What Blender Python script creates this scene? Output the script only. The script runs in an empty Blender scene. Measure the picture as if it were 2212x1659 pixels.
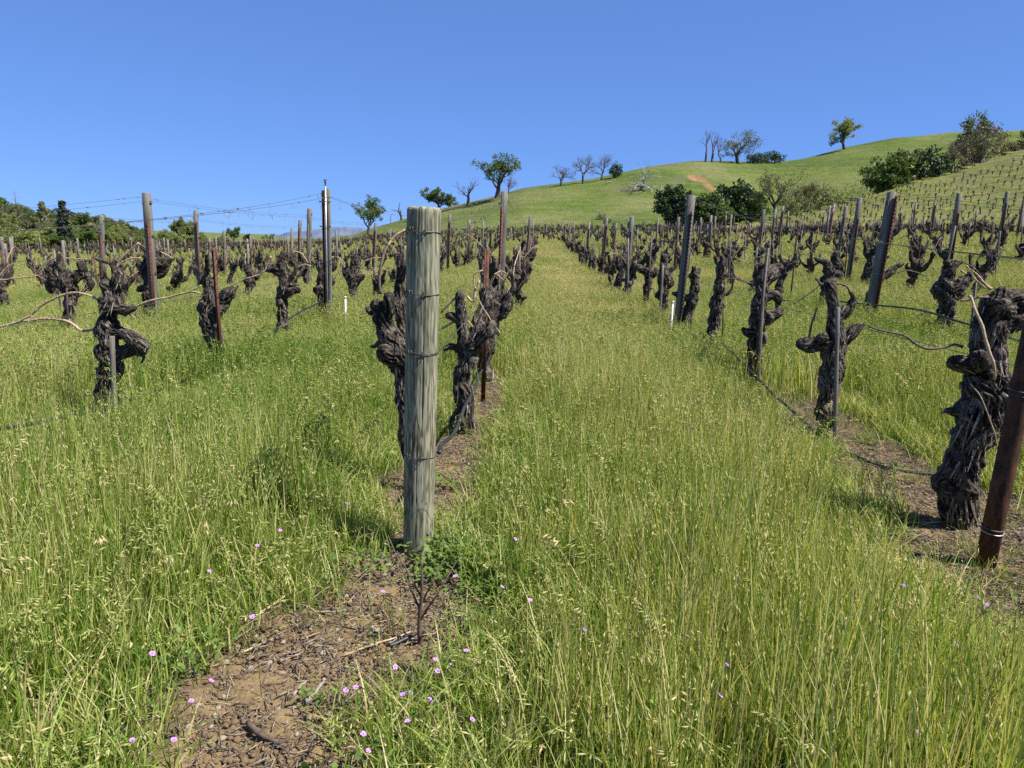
import bpy, math, random
import numpy as np
from mathutils import Matrix, Vector

SC = bpy.context.scene
COL = SC.collection
rng = np.random.default_rng(7)
random.seed(7)

# ------------------------------------------------------------------ camera
W, H, FOC, CAMH = 2212, 1659, 1537.0, 1.45
ROLL, VPX, VPY = math.radians(2.0), 1165, 521
_u, _v = VPX - W / 2, H / 2 - VPY
_u2 = _u * math.cos(ROLL) - _v * math.sin(ROLL)
_v2 = _u * math.sin(ROLL) + _v * math.cos(ROLL)
PITCH = math.atan(_v2 / FOC)
YAW = math.atan2(_u2, FOC * math.cos(PITCH) + _v2 * math.sin(PITCH))
FWD = np.array([-math.sin(YAW) * math.cos(PITCH), math.cos(YAW) * math.cos(PITCH), -math.sin(PITCH)])
RGT0 = np.array([math.cos(YAW), math.sin(YAW), 0.0])
UP0 = np.cross(RGT0, FWD)
RGT = RGT0 * math.cos(ROLL) + UP0 * math.sin(ROLL)
UPV = -RGT0 * math.sin(ROLL) + UP0 * math.cos(ROLL)
CAM = np.array([0, 0, CAMH])
cd = bpy.data.cameras.new('camera')
cam = bpy.data.objects.new('camera', cd)
COL.objects.link(cam)
cd.sensor_width = 36
cd.lens = FOC / W * 36
cd.clip_start, cd.clip_end = 0.05, 20000
M = Matrix(((RGT[0], UPV[0], -FWD[0], 0), (RGT[1], UPV[1], -FWD[1], 0), (RGT[2], UPV[2], -FWD[2], CAMH), (0, 0, 0, 1)))
cam.matrix_world = M
SC.camera = cam

# ------------------------------------------------------------------ light
SUN_AZ, SUN_EL = 106.0, 55.0            # degrees clockwise from the row direction (+Y), and above the horizon
w = bpy.data.worlds.new('World')
SC.world = w
w.use_nodes = True
nt = w.node_tree
sky = nt.nodes.new('ShaderNodeTexSky')
sky.sky_type = 'NISHITA'
sky.sun_disc = False
sky.sun_elevation = math.radians(SUN_EL)
sky.sun_rotation = math.radians(SUN_AZ)
sky.altitude = 150
sky.air_density = 0.6
sky.dust_density = 0.0
sky.ozone_density = 4.0
bg = nt.nodes['Background']
bg.inputs['Strength'].default_value = 0.084
sg = nt.nodes.new('ShaderNodeGamma')           # a phone camera's compressed, saturated blue
sg.inputs['Gamma'].default_value = 0.45
sm_ = nt.nodes.new('ShaderNodeMix')
sm_.data_type, sm_.blend_type = 'RGBA', 'MULTIPLY'
sm_.inputs[0].default_value = 1.0
sm_.inputs[7].default_value = (.85, 1.43, 2.7, 1)
nt.links.new(sky.outputs[0], sg.inputs['Color'])
nt.links.new(sg.outputs[0], sm_.inputs[6])
nt.links.new(sm_.outputs[2], bg.inputs['Color'])
sd = bpy.data.lights.new('sun', 'SUN')
sd.energy = 5.0
sd.angle = math.radians(0.53)
sd.color = (1.0, 0.955, 0.88)
sun = bpy.data.objects.new('sun', sd)
COL.objects.link(sun)
_a, _e = math.radians(SUN_AZ), math.radians(SUN_EL)
SDIR = Vector((math.sin(_a) * math.cos(_e), math.cos(_a) * math.cos(_e), math.sin(_e)))
sun.rotation_euler = SDIR.to_track_quat('Z', 'Y').to_euler()
sun.location = SDIR * 30
vs = SC.view_settings
vs.view_transform = 'Standard'
vs.look = 'None'
vs.exposure = 0.85
vs.gamma = 1.0
SC.render.film_transparent = False
SC.cycles.max_bounces = 8
SC.cycles.diffuse_bounces = 3
SC.cycles.transmission_bounces = 4
SC.cycles.use_denoising = False


# ------------------------------------------------------------------ pixel helpers (photo measured at 2212 x 1659)
def ray(px, py):
    d = (px - W / 2) * RGT + (H / 2 - py) * UPV + FOC * FWD
    return d / np.linalg.norm(d)


def project(p):
    v = np.asarray(p, float) - CAM
    z = v @ FWD
    return W / 2 + FOC * (v @ RGT) / z, H / 2 - FOC * (v @ UPV) / z, z


def at_plane(px, py, y):                 # the point seen at a pixel at distance y along the rows
    d = ray(px, py)
    return CAM + d * (y / d[1])


def at_ground(px, py, z=0.0):
    d = ray(px, py)
    return CAM + d * ((z - CAMH) / d[2])


# ------------------------------------------------------------------ numpy noise
def _hash(ix, iy, iz, s):
    h = (ix.astype(np.int64) * 374761393 + iy.astype(np.int64) * 668265263 + iz.astype(np.int64) * 1274126177 + s * 974711) & 0xffffffff
    h = ((h ^ (h >> 13)) * 1103515245) & 0xffffffff
    h = ((h ^ (h >> 16)) * 668265263) & 0xffffffff
    return ((h ^ (h >> 15)) & 0xffff) / 32767.5 - 1.0


def vnoise(p, s=0):
    p = np.asarray(p, float)
    i = np.floor(p)
    f = p - i
    f = f * f * f * (f * (f * 6 - 15) + 10)
    ix, iy, iz = i[..., 0], i[..., 1], i[..., 2]
    r = 0
    for dx in (0, 1):
        wx = f[..., 0] if dx else 1 - f[..., 0]
        for dy in (0, 1):
            wy = f[..., 1] if dy else 1 - f[..., 1]
            for dz in (0, 1):
                wz = f[..., 2] if dz else 1 - f[..., 2]
                r = r + _hash(ix + dx, iy + dy, iz + dz, s) * wx * wy * wz
    return r


def fbm(p, o=3, s=0):
    p = np.asarray(p, float)
    r, a = 0, 1.0
    for k in range(o):
        r = r + a * vnoise(p * 2 ** k, s + k * 17)
        a *= 0.5
    return r


def noise2(x, y, sc, o=3, s=0):
    x, y = np.broadcast_arrays(np.asarray(x, float), np.asarray(y, float))
    return fbm(np.stack([x * sc, y * sc, np.zeros_like(x) + 0.37], -1), o, s)


# ------------------------------------------------------------------ mesh helpers
def mesh_np(name, V, F, mats=(), mat_idx=None, smooth=True, attrs=None):
    """V (n,3); F (m,3) or (m,4) array, or a list of such arrays"""
    if not isinstance(F, list):
        F = [F]
    F = [np.asarray(f, np.int32) for f in F if len(f)]
    me = bpy.data.meshes.new(name)
    V = np.asarray(V, np.float32)
    me.vertices.add(len(V))
    me.vertices.foreach_set('co', V.ravel())
    if F:
        loops = np.concatenate([f.ravel() for f in F])
        cnt = np.concatenate([np.full(len(f), f.shape[1], np.int32) for f in F])
        start = np.concatenate([[0], np.cumsum(cnt)[:-1]]).astype(np.int32)
        me.loops.add(len(loops))
        me.loops.foreach_set('vertex_index', loops)
        me.polygons.add(len(cnt))
        me.polygons.foreach_set('loop_start', start)
        me.polygons.foreach_set('loop_total', cnt)
        if smooth:
            me.polygons.foreach_set('use_smooth', np.ones(len(cnt), bool))
        if mat_idx is not None:
            me.polygons.foreach_set('material_index', np.asarray(mat_idx, np.int32))
    for m in (mats if isinstance(mats, (list, tuple)) else [mats]):
        me.materials.append(m)
    me.update(calc_edges=True)
    for k, a in (attrs or {}).items():
        a = np.asarray(a, np.float32)
        if a.ndim == 1:
            me.attributes.new(k, 'FLOAT', 'POINT').data.foreach_set('value', a)
        else:
            me.attributes.new(k, 'FLOAT_VECTOR', 'POINT').data.foreach_set('vector', a.ravel())
    return me


def link(name, me, parent=None, loc=None):
    o = bpy.data.objects.new(name, me)
    COL.objects.link(o)
    if parent is not None:
        o.parent = parent
    if loc is not None:
        o.location = loc
    return o


def thing(name, label, cat, loc=(0, 0, 0), group=None, me=None):
    o = bpy.data.objects.new(name, me)
    COL.objects.link(o)
    o.location = loc
    o['label'] = label
    o['category'] = cat
    if group:
        o['group'] = group
    return o


def dup(root, loc, rotz=0.0, scale=1.0, label=None, group=None, tilt=(0, 0)):
    r = root.copy()
    COL.objects.link(r)
    r.location = loc
    r.rotation_euler = (tilt[0], tilt[1], rotz)
    r.scale = (scale, scale, scale) if np.isscalar(scale) else scale
    if label:
        r['label'] = label
    if group:
        r['group'] = group
    for ch in list(root.children):
        c = ch.copy()
        COL.objects.link(c)
        c.parent = r
        for g in list(ch.children):
            d = g.copy()
            COL.objects.link(d)
            d.parent = c
    return r


class MB:
    """collects shapes into one mesh"""
    def __init__(s):
        s.V, s.Q, s.T, s.n, s.A = [], [], [], 0, []

    def add(s, V, Q=None, T=None, a=0.0):
        V = np.asarray(V, float).reshape(-1, 3)
        s.V.append(V)
        s.A.append(np.full(len(V), a) if np.isscalar(a) else np.asarray(a, float))
        if Q is not None and len(Q):
            s.Q.append(np.asarray(Q, np.int64) + s.n)
        if T is not None and len(T):
            s.T.append(np.asarray(T, np.int64) + s.n)
        s.n += len(V)

    def tube(s, P, R, sides=8, cap=True, a=0.0, rnd=False):
        P = np.asarray(P, float)
        R = np.broadcast_to(np.asarray(R, float), (len(P),)).copy()
        if rnd:                              # rounded ends
            t0 = (P[0] - P[1]) / (np.linalg.norm(P[0] - P[1]) + 1e-9)
            t1 = (P[-1] - P[-2]) / (np.linalg.norm(P[-1] - P[-2]) + 1e-9)
            P = np.vstack([P[0] + t0 * R[0] * .75, P[0] + t0 * R[0] * .5, P, P[-1] + t1 * R[-1] * .5, P[-1] + t1 * R[-1] * .75])
            R = np.concatenate([[R[0] * .35, R[0] * .8], R, [R[-1] * .8, R[-1] * .35]])
        T, N, B = frames(P)
        ang = np.linspace(0, 2 * math.pi, sides, endpoint=False)
        ring = P[:, None, :] + R[:, None, None] * (np.cos(ang)[None, :, None] * N[:, None, :] + np.sin(ang)[None, :, None] * B[:, None, :])
        n = len(P)
        i = np.arange(n - 1)[:, None] * sides
        j = np.arange(sides)[None, :]
        j2 = (j + 1) % sides
        Q = np.stack([i + j, i + j2, i + sides + j2, i + sides + j], -1).reshape(-1, 4)
        V = ring.reshape(-1, 3)
        T3 = None
        if cap:
            V = np.vstack([V, P[0], P[-1]])
            c0, c1 = n * sides, n * sides + 1
            jj = np.arange(sides)
            T3 = np.vstack([np.stack([np.full(sides, c0), (jj + 1) % sides, jj], -1),
                            np.stack([np.full(sides, c1), (n - 1) * sides + jj, (n - 1) * sides + (jj + 1) % sides], -1)])
        s.add(V, Q, T3, a)

    def sphere(s, c, r, seg=10, rings=7):
        th = np.linspace(0, math.pi, rings)[1:-1]
        ph = np.linspace(0, 2 * math.pi, seg, endpoint=False)
        r = np.broadcast_to(np.asarray(r, float), (3,))
        V = np.stack([np.sin(th)[:, None] * np.cos(ph), np.sin(th)[:, None] * np.sin(ph), np.cos(th)[:, None] + 0 * ph], -1).reshape(-1, 3) * r + c
        n = len(th)
        i = np.arange(n - 1)[:, None] * seg
        j = np.arange(seg)[None, :]
        j2 = (j + 1) % seg
        Q = np.stack([i + j, i + seg + j, i + seg + j2, i + j2], -1).reshape(-1, 4)
        V = np.vstack([V, np.asarray(c) + [0, 0, r[2]], np.asarray(c) - [0, 0, r[2]]])
        jj = np.arange(seg)
        T3 = np.vstack([np.stack([np.full(seg, n * seg), jj, (jj + 1) % seg], -1),
                        np.stack([np.full(seg, n * seg + 1), (n - 1) * seg + (jj + 1) % seg, (n - 1) * seg + jj], -1)])
        s.add(V, Q, T3)

    def box(s, lo, hi, a=0.0, bev=0.0):
        x0, y0, z0 = lo
        x1, y1, z1 = hi
        if bev <= 0:
            V = [(x, y, z) for z in (z0, z1) for y in (y0, y1) for x in (x0, x1)]
            Q = [(0, 2, 3, 1), (4, 5, 7, 6), (0, 1, 5, 4), (2, 6, 7, 3), (0, 4, 6, 2), (1, 3, 7, 5)]
            s.add(V, Q, None, a)
        else:                                # bevelled vertical edges and top
            b = bev
            oct_ = [(x0 + b, y0), (x1 - b, y0), (x1, y0 + b), (x1, y1 - b), (x1 - b, y1), (x0 + b, y1), (x0, y1 - b), (x0, y0 + b)]
            cx, cy = (x0 + x1) / 2, (y0 + y1) / 2
            ins = [(cx + (x - cx) * (1 - 2 * b / (x1 - x0)), cy + (y - cy) * (1 - 2 * b / (y1 - y0))) for x, y in oct_]
            zs = list(np.linspace(z0, z1 - b, 6))
            V = [(x, y, z) for z in zs for x, y in oct_] + [(x, y, z1) for x, y in ins] + [(cx, cy, z1)]
            n = len(zs) + 1
            Q = [(i * 8 + j, i * 8 + (j + 1) % 8, (i + 1) * 8 + (j + 1) % 8, (i + 1) * 8 + j) for i in range(n - 1) for j in range(8)]
            T3 = [(n * 8, (n - 1) * 8 + j, (n - 1) * 8 + (j + 1) % 8) for j in range(8)]
            s.add(V, Q, T3, a)

    def arrays(s):
        return np.vstack(s.V), [np.vstack(x) for x in (s.Q, s.T) if x], np.concatenate(s.A)

    def mesh(s, name, mat, smooth=True, attr='tint'):
        V, F, A = s.arrays()
        at = {attr: A}
        if hasattr(s, 'fibre'):              # bark coordinates: round the limb and along it
            f = s.fibre
            if len(f) < len(V):
                f = np.vstack([f, V[len(f):] * [1, 1, .3]])
            at['fibre'] = f
        return mesh_np(name, V, F, mat, smooth=smooth, attrs=at)


def frames(P):
    P = np.asarray(P, float)
    T = np.gradient(P, axis=0)
    T /= np.linalg.norm(T, axis=1, keepdims=True) + 1e-12
    N = np.zeros_like(T)
    ref = np.array([1.0, 0, 0]) if abs(T[0, 0]) < .8 else np.array([0, 1.0, 0])
    n = np.cross(T[0], ref)
    n /= np.linalg.norm(n)
    for i in range(len(P)):
        n = n - T[i] * (n @ T[i])
        n /= np.linalg.norm(n) + 1e-12
        N[i] = n
    return T, N, np.cross(T, N)


def catmull(P, R, step):
    P = np.asarray(P, float)
    R = np.asarray(R, float)
    Q = np.column_stack([P, R])
    E = np.vstack([2 * Q[0] - Q[1], Q, 2 * Q[-1] - Q[-2]])
    out = []
    for i in range(1, len(E) - 2):
        L = np.linalg.norm(E[i + 1][:3] - E[i][:3])
        n = max(2, int(math.ceil(L / step)))
        t = np.linspace(0, 1, n, endpoint=False)[:, None]
        a, b, c, d = E[i - 1], E[i], E[i + 1], E[i + 2]
        out.append(.5 * (2 * b + (c - a) * t + (2 * a - 5 * b + 4 * c - d) * t ** 2 + (3 * b - 3 * c + d - a) * t ** 3))
    out.append(E[-2][None])
    o = np.vstack(out)
    return o[:, :3], np.maximum(o[:, 3], .0015)


def remesh(mb, voxel):
    V, F, _ = mb.arrays()
    me = mesh_np('tmp', V, F)
    o = bpy.data.objects.new('tmp', me)
    COL.objects.link(o)
    m = o.modifiers.new('r', 'REMESH')
    m.mode = 'VOXEL'
    m.voxel_size = voxel
    dg = bpy.context.evaluated_depsgraph_get()
    ev = o.evaluated_get(dg)
    em = ev.to_mesh()
    n = len(em.vertices)
    co = np.empty(n * 3, np.float32)
    em.vertices.foreach_get('co', co)
    nl = len(em.loops)
    li = np.empty(nl, np.int32)
    em.loops.foreach_get('vertex_index', li)
    ev.to_mesh_clear()
    bpy.data.objects.remove(o)
    bpy.data.meshes.remove(me)
    return co.reshape(-1, 3).astype(float), li.reshape(-1, 4)


def vnormals(V, Q):
    n = np.cross(V[Q[:, 2]] - V[Q[:, 0]], V[Q[:, 3]] - V[Q[:, 1]])
    N = np.zeros_like(V)
    for k in range(4):
        np.add.at(N, Q[:, k], n)
    return N / (np.linalg.norm(N, axis=1, keepdims=True) + 1e-12)


# ------------------------------------------------------------------ materials
def new_mat(name):
    m = bpy.data.materials.new(name)
    m.use_nodes = True
    n = m.node_tree
    b = n.nodes['Principled BSDF']
    b.inputs['Roughness'].default_value = .85
    b.inputs['Specular IOR Level'].default_value = .25
    return m, n, b


def N(nt, typ, **kw):
    n = nt.nodes.new(typ)
    for k, v in kw.items():
        if k in n.inputs:
            n.inputs[k].default_value = v
        else:
            setattr(n, k, v)
    return n


def ramp(nt, stops, src=None):
    r = nt.nodes.new('ShaderNodeValToRGB')
    e = r.color_ramp.elements
    while len(e) < len(stops):
        e.new(.5)
    for x, (p, c) in zip(e, stops):
        x.position = p
        x.color = (*c, 1) if len(c) == 3 else c
    if src is not None:
        nt.links.new(src, r.inputs[0])
    return r


def attr(nt, name):
    a = nt.nodes.new('ShaderNodeAttribute')
    a.attribute_name = name
    return a.outputs['Fac']


def tex(nt, scale, detail=4, rough=.6, stretch=None, coord='Object', dist=0.0):
    tc = nt.nodes.new('ShaderNodeTexCoord')
    src = tc.outputs[coord]
    if stretch:
        mp = nt.nodes.new('ShaderNodeMapping')
        mp.inputs['Scale'].default_value = stretch
        nt.links.new(src, mp.inputs[0])
        src = mp.outputs[0]
    t = nt.nodes.new('ShaderNodeTexNoise')
    t.inputs['Scale'].default_value = scale
    t.inputs['Detail'].default_value = detail
    t.inputs['Roughness'].default_value = rough
    t.inputs['Distortion'].default_value = dist
    nt.links.new(src, t.inputs['Vector'])
    return t.outputs['Fac']


def bump(nt, b, h, strength=.5, dist=.01):
    n = nt.nodes.new('ShaderNodeBump')
    n.inputs['Strength'].default_value = strength
    n.inputs['Distance'].default_value = dist
    nt.links.new(h, n.inputs['Height'])
    nt.links.new(n.outputs[0], b.inputs['Normal'])


def mixc(nt, fac, a, b, mode='MIX'):
    m = nt.nodes.new('ShaderNodeMix')
    m.data_type = 'RGBA'
    m.blend_type = mode
    for s, v in ((0, fac), (6, a), (7, b)):
        if hasattr(v, 'links'):
            nt.links.new(v, m.inputs[s])
        else:
            m.inputs[s].default_value = v if s == 0 else ((*v, 1) if len(v) == 3 else v)
    return m.outputs[2]


def math_(nt, op, a, b=None, clamp=False):
    m = nt.nodes.new('ShaderNodeMath')
    m.operation = op
    m.use_clamp = clamp
    for i, v in enumerate((a, b)):
        if v is None:
            continue
        if hasattr(v, 'links'):
            nt.links.new(v, m.inputs[i])
        else:
            m.inputs[i].default_value = v
    return m.outputs[0]


def simple(name, c1, c2, scale=20, rough=.85, stretch=None, bmp=.4, bd=.004, spec=.25, metal=0.0, lo=.35, hi=.65):
    m, nt, b = new_mat(name)
    f = tex(nt, scale, 5, .65, stretch)
    r = ramp(nt, [(lo, c1), (hi, c2)], f)
    nt.links.new(r.outputs[0], b.inputs['Base Color'])
    b.inputs['Roughness'].default_value = rough
    b.inputs['Specular IOR Level'].default_value = spec
    b.inputs['Metallic'].default_value = metal
    if bmp:
        bump(nt, b, f, bmp, bd)
    return m


def mat_bark():
    m, nt, b = new_mat('vine_bark')
    a = nt.nodes.new('ShaderNodeAttribute')
    a.attribute_name = 'fibre'
    mp = nt.nodes.new('ShaderNodeMapping')
    mp.inputs['Scale'].default_value = (1, 1, .14)
    nt.links.new(a.outputs['Vector'], mp.inputs[0])
    fn = nt.nodes.new('ShaderNodeTexNoise')
    fn.inputs['Scale'].default_value = 150
    fn.inputs['Detail'].default_value = 4
    fn.inputs['Roughness'].default_value = .7
    nt.links.new(mp.outputs[0], fn.inputs['Vector'])
    f = math_(nt, 'ADD', math_(nt, 'MULTIPLY', fn.outputs['Fac'], .7), math_(nt, 'MULTIPLY', tex(nt, 45, 3, .7), .3))
    g = math_(nt, 'ADD', attr(nt, 'tint'), math_(nt, 'MULTIPLY', math_(nt, 'SUBTRACT', f, .5), 1.7))
    r = ramp(nt, [(.1, (.014, .011, .009)), (.38, (.055, .044, .035)), (.66, (.165, .137, .11)), (1.0, (.40, .35, .295))], g)
    nt.links.new(r.outputs[0], b.inputs['Base Color'])
    b.inputs['Roughness'].default_value = .92
    b.inputs['Specular IOR Level'].default_value = .15
    bump(nt, b, f, .9, .008)
    return m


def mat_foliage(name, stops, trans=.35, rnd=.5, rough=.6):
    """blades and leaves: colour from the blade's own tint, light passing through"""
    m, nt, b = new_mat(name)
    oi = nt.nodes.new('ShaderNodeObjectInfo')
    pa = nt.nodes.new('ShaderNodeAttribute')
    pa.attribute_type = 'INSTANCER'
    pa.attribute_name = 'ptint'
    t0 = math_(nt, 'ADD', attr(nt, 'tint'), pa.outputs['Fac'])
    t = math_(nt, 'ADD', t0, math_(nt, 'MULTIPLY', math_(nt, 'SUBTRACT', oi.outputs['Random'], .5), rnd * .3), True)
    r = ramp(nt, stops, t)
    b.inputs['Roughness'].default_value = rough
    b.inputs['Specular IOR Level'].default_value = .3
    nt.links.new(r.outputs[0], b.inputs['Base Color'])
    tr = nt.nodes.new('ShaderNodeBsdfTranslucent')
    nt.links.new(mixc(nt, 1.0, r.outputs[0], (1.25, 1.15, .55), 'MULTIPLY'), tr.inputs['Color'])
    mx = nt.nodes.new('ShaderNodeMixShader')
    mx.inputs[0].default_value = trans
    nt.links.new(b.outputs[0], mx.inputs[1])
    nt.links.new(tr.outputs[0], mx.inputs[2])
    nt.links.new(mx.outputs[0], nt.nodes['Material Output'].inputs['Surface'])
    return m


BARK = mat_bark()
CANE = simple('cane_bark', (.27, .175, .10), (.56, .42, .27), 60, .6, None, .3, .002)
CANE_DARK = simple('old_cane_bark', (.06, .042, .032), (.17, .12, .09), 60, .7, None, .3, .002)
PALEWOOD = simple('sawn_wood', (.13, .11, .085), (.30, .265, .21), 40, .9, None, .5, .003)
GREYWOOD = simple('weathered_wood', (.07, .065, .056), (.235, .218, .185), 22, .9, (1, 1, .07), .6, .004, lo=.3, hi=.7)
LATH = simple('grey_lath', (.10, .09, .075), (.27, .25, .21), 30, .9, (1, 1, .06), .5, .003)
RUST = simple('rusty_steel', (.035, .016, .011), (.15, .052, .027), 28, .75, None, .5, .002, .35, 0.1)
RUSTPIPE = simple('rusty_pipe', (.022, .011, .008), (.115, .042, .022), 34, .8, (1, 1, .35), .8, .003, .3, lo=.38, hi=.68)
DARKSTEEL = simple('dark_steel', (.022, .017, .015), (.075, .05, .04), 30, .6, None, .3, .002, .4)
WIRE = simple('wire_steel', (.06, .05, .042), (.16, .14, .12), 40, .5, None, 0, 0, .5, .5)
GALV = simple('galvanised', (.34, .35, .36), (.55, .56, .57), 30, .42, None, .1, .001, .5, .6)
HOSE = simple('black_poly_hose', (.012, .012, .013), (.035, .034, .034), 12, .45, None, .1, .001, .4)
WHITEPIPE = simple('white_pipe', (.62, .62, .6), (.78, .78, .76), 12, .5, None, .1, .001, .4)
TENDRIL = simple('dried_tendril', (.10, .075, .055), (.34, .27, .2), 40, .85, None, .3, .001)
OAKBARK = simple('oak_bark', (.035, .03, .026), (.13, .115, .098), 3, .95, (1, 1, .3), .8, .05)
DEADWOOD = simple('bleached_deadwood', (.20, .185, .165), (.52, .49, .44), 2.2, .9, (1, 1, .4), .6, .04)
DEADGREY = simple('dead_grey_bark', (.06, .052, .046), (.2, .178, .155), 2.2, .9, (1, 1, .4), .6, .04)


# ------------------------------------------------------------------ terrain
def azel(px, py):
    d = ray(px, py)
    return math.atan2(d[0], d[1]), d[2] / math.hypot(d[0], d[1])


# photo x, distance and photo y of the hill foot, distance and photo y of the skyline
FARC = [(-400, 105, 556, 270, 430), (-200, 105, 552, 260, 445), (0, 108, 547, 250, 466), (150, 112, 544, 240, 484), (300, 118, 540, 240, 503),
        (450, 122, 536, 235, 515), (600, 128, 531, 235, 520), (700, 130, 528, 235, 517), (770, 128, 523, 232, 508), (800, 126, 516, 228, 497),
        (900, 122, 510, 218, 469), (960, 120, 507, 214, 454), (1070, 117, 504, 211, 428), (1130, 116, 502, 212, 411), (1190, 116, 500, 216, 403),
        (1280, 118, 498, 222, 390), (1400, 122, 496, 232, 361), (1500, 130, 494, 246, 349), (1600, 140, 487, 256, 351), (1690, 150, 478, 266, 352),
        (1740, 155, 474, 272, 345), (1830, 160, 466, 280, 321), (1930, 165, 460, 290, 303), (2050, 170, 455, 300, 290), (2212, 175, 450, 310, 283),
        (2450, 180, 440, 325, 272), (2700, 190, 440, 330, 270)]
NEARC = [(1540, 100, 494, 128, 492), (1620, 98, 493, 138, 484), (1690, 97, 492, 145, 474), (1780, 96, 492, 154, 451), (1870, 95, 492, 162, 426),
         (1950, 94, 492, 168, 402), (2050, 93, 493, 174, 377), (2100, 92, 493, 176, 360), (2150, 92, 493, 179, 342), (2212, 91, 493, 182, 319),
         (2450, 88, 494, 190, 240), (2700, 84, 495, 195, 190)]


def _cols(tab):
    b = np.array([(*azel(x, yb), rb) for x, rb, yb, rc, yc in tab])
    c = np.array([(*azel(x, yc), rc) for x, rb, yb, rc, yc in tab])
    return b[:, 0], b[:, 2], CAMH + b[:, 1] * b[:, 2], c[:, 0], c[:, 2], CAMH + c[:, 1] * c[:, 2]


FB = _cols(FARC)
NB = _cols(NEARC)


def sm(t):
    t = np.clip(t, 0, 1)
    return t * t * (3 - 2 * t)


def hill_far(az, r):
    rb, hb = np.interp(az, FB[0], FB[1]), np.interp(az, FB[0], FB[2])
    rc, hc = np.interp(az, FB[3], FB[4]), np.interp(az, FB[3], FB[5])
    flat = hb * np.clip((r - 22) / (rb - 22), 0, 1) ** np.where(hb < 0, 1.1, 1.45)
    s = np.clip((r - rb) / (rc - rb), 0, 1)
    prof = .35 * s + .65 * (s * s * (3 - 2 * s)) + .12 * s * (1 - s)
    up = hb + (hc - hb) * prof
    down = hc - .0004 * (r - rc) ** 2 - .05 * (r - rc)
    return np.where(r < rb, flat, np.where(r < rc, up, np.maximum(down, -30)))


def hill_near(az, r):
    rb = np.interp(az, NB[0], NB[1])
    hb = hill_far(az, rb)
    rc, hc = np.interp(az, NB[3], NB[4]), np.interp(az, NB[3], NB[5])
    s = np.clip((r - rb) / (rc - rb), 0, 1)
    up = hb + (hc - hb) * (.55 * s + .45 * s * s * (3 - 2 * s) ** .5)
    down = hc - .38 * (r - rc)
    h = np.where(r < rb, -50, np.where(r < rc, up, down))
    return np.where(az < NB[3][0], -50, h)


def hgt(x, y):
    x, y = np.asarray(x, float), np.asarray(y, float)
    r = np.hypot(x, y) + 1e-9
    az = np.arctan2(x, y)
    w_ = np.clip((az + math.radians(75)) / .5, 0, 1) * np.clip((math.radians(75) - az) / .5, 0, 1)
    h = np.maximum(hill_far(az, r), hill_near(az, r)) * np.where(r < 22, 1, w_)
    # the vineyard floor falls away gently to the left and climbs to the right
    cross = np.where(x < 0, -1.2 * (1 - np.exp(-(x / 13.5) ** 2)), 1.6 * (1 - np.exp(-(x / 13.0) ** 2)))
    h = h + cross * np.clip(1 - (r - 40) / 70, 0, 1)
    far = np.clip((r - 60) / 120, 0, 1)
    h = h + far * (noise2(x, y, .03, 3, 5) * .45)
    return h


def on_terrain(px, py, rmin=25, rmax=330):
    d = ray(px, py)
    t = np.arange(rmin, rmax, .25)
    P = CAM + d * t[:, None]
    g = hgt(P[:, 0], P[:, 1])
    k = np.argmax(P[:, 2] < g)
    if P[k, 2] < g[k]:
        return np.array([P[k, 0], P[k, 1], g[k]])
    k = np.argmin(P[:, 2] - g)                # a skyline pixel: the crest under it
    return np.array([P[k, 0], P[k, 1], g[k]])


# ---- bare soil: a trodden patch in front of the end post and strips under the rows
def poly_sdf(x, y, poly):
    x, y = np.asarray(x, float), np.asarray(y, float)
    d = np.full(x.shape, 1e9)
    inside = np.zeros(x.shape, bool)
    n = len(poly)
    for i in range(n):
        ax, ay = poly[i]
        bx, by = poly[(i + 1) % n]
        ex, ey = bx - ax, by - ay
        t = np.clip(((x - ax) * ex + (y - ay) * ey) / (ex * ex + ey * ey), 0, 1)
        d = np.minimum(d, np.hypot(x - ax - t * ex, y - ay - t * ey))
        c = ((ay > y) != (by > y)) & (x < (bx - ax) * (y - ay) / (by - ay + 1e-12) + ax)
        inside ^= c
    return np.where(inside, -d, d)


def gpoly(pts, z=0.0):
    return [tuple(at_ground(px, py, z)[:2]) for px, py in pts]


SOIL_POLYS = [
    (gpoly([(385, 1490), (320, 1600), (250, 1700), (200, 2100), (860, 2100), (780, 1680), (770, 1580), (840, 1500), (960, 1440), (1030, 1400), (1030, 1290), (990, 1215), (870, 1190),
            (740, 1225), (670, 1290), (560, 1330), (470, 1400)]), .10, 1.0),
    (gpoly([(950, 1185), (1035, 1120), (1075, 960), (1108, 820), (1140, 660), (1060, 660), (1000, 860), (960, 960), (880, 985), (812, 1030), (812, 1120), (890, 1160)]), .06, 1.0),
    (gpoly([(1560, 745), (1690, 790), (1800, 890), (1960, 985), (2120, 1080), (2330, 1120), (2420, 1480), (2100, 1380), (1960, 1240), (1840, 1070), (1700, 905), (1600, 830)]), .07, .95),
    (gpoly([(-60, 990), (100, 938), (260, 872), (430, 808), (470, 800), (440, 850), (280, 925), (100, 995), (-60, 1060)]), .06, .75)]


def soil(x, y):
    x, y = np.broadcast_arrays(np.asarray(x, float), np.asarray(y, float))
    m = np.zeros(x.shape)
    wob = noise2(x, y, 5.0, 3, 11) * .07 + noise2(x, y, 16, 2, 12) * .03
    near = np.hypot(x, y) < 26
    for poly, soft, amt in SOIL_POLYS:
        d = poly_sdf(x, y, poly) + wob
        m = np.maximum(m, amt * sm((soft - d) / (2 * soft)))
    # narrow worn strips under the other rows
    k = np.round((x + .53) / 2.68)
    dx = np.abs(x + .53 - 2.68 * k) + wob * 1.2
    m = np.maximum(m, np.where((y > 3) & (y < 60), .62 * sm((.26 - dx) / .14), 0))
    return np.clip(m, 0, 1)


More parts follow.
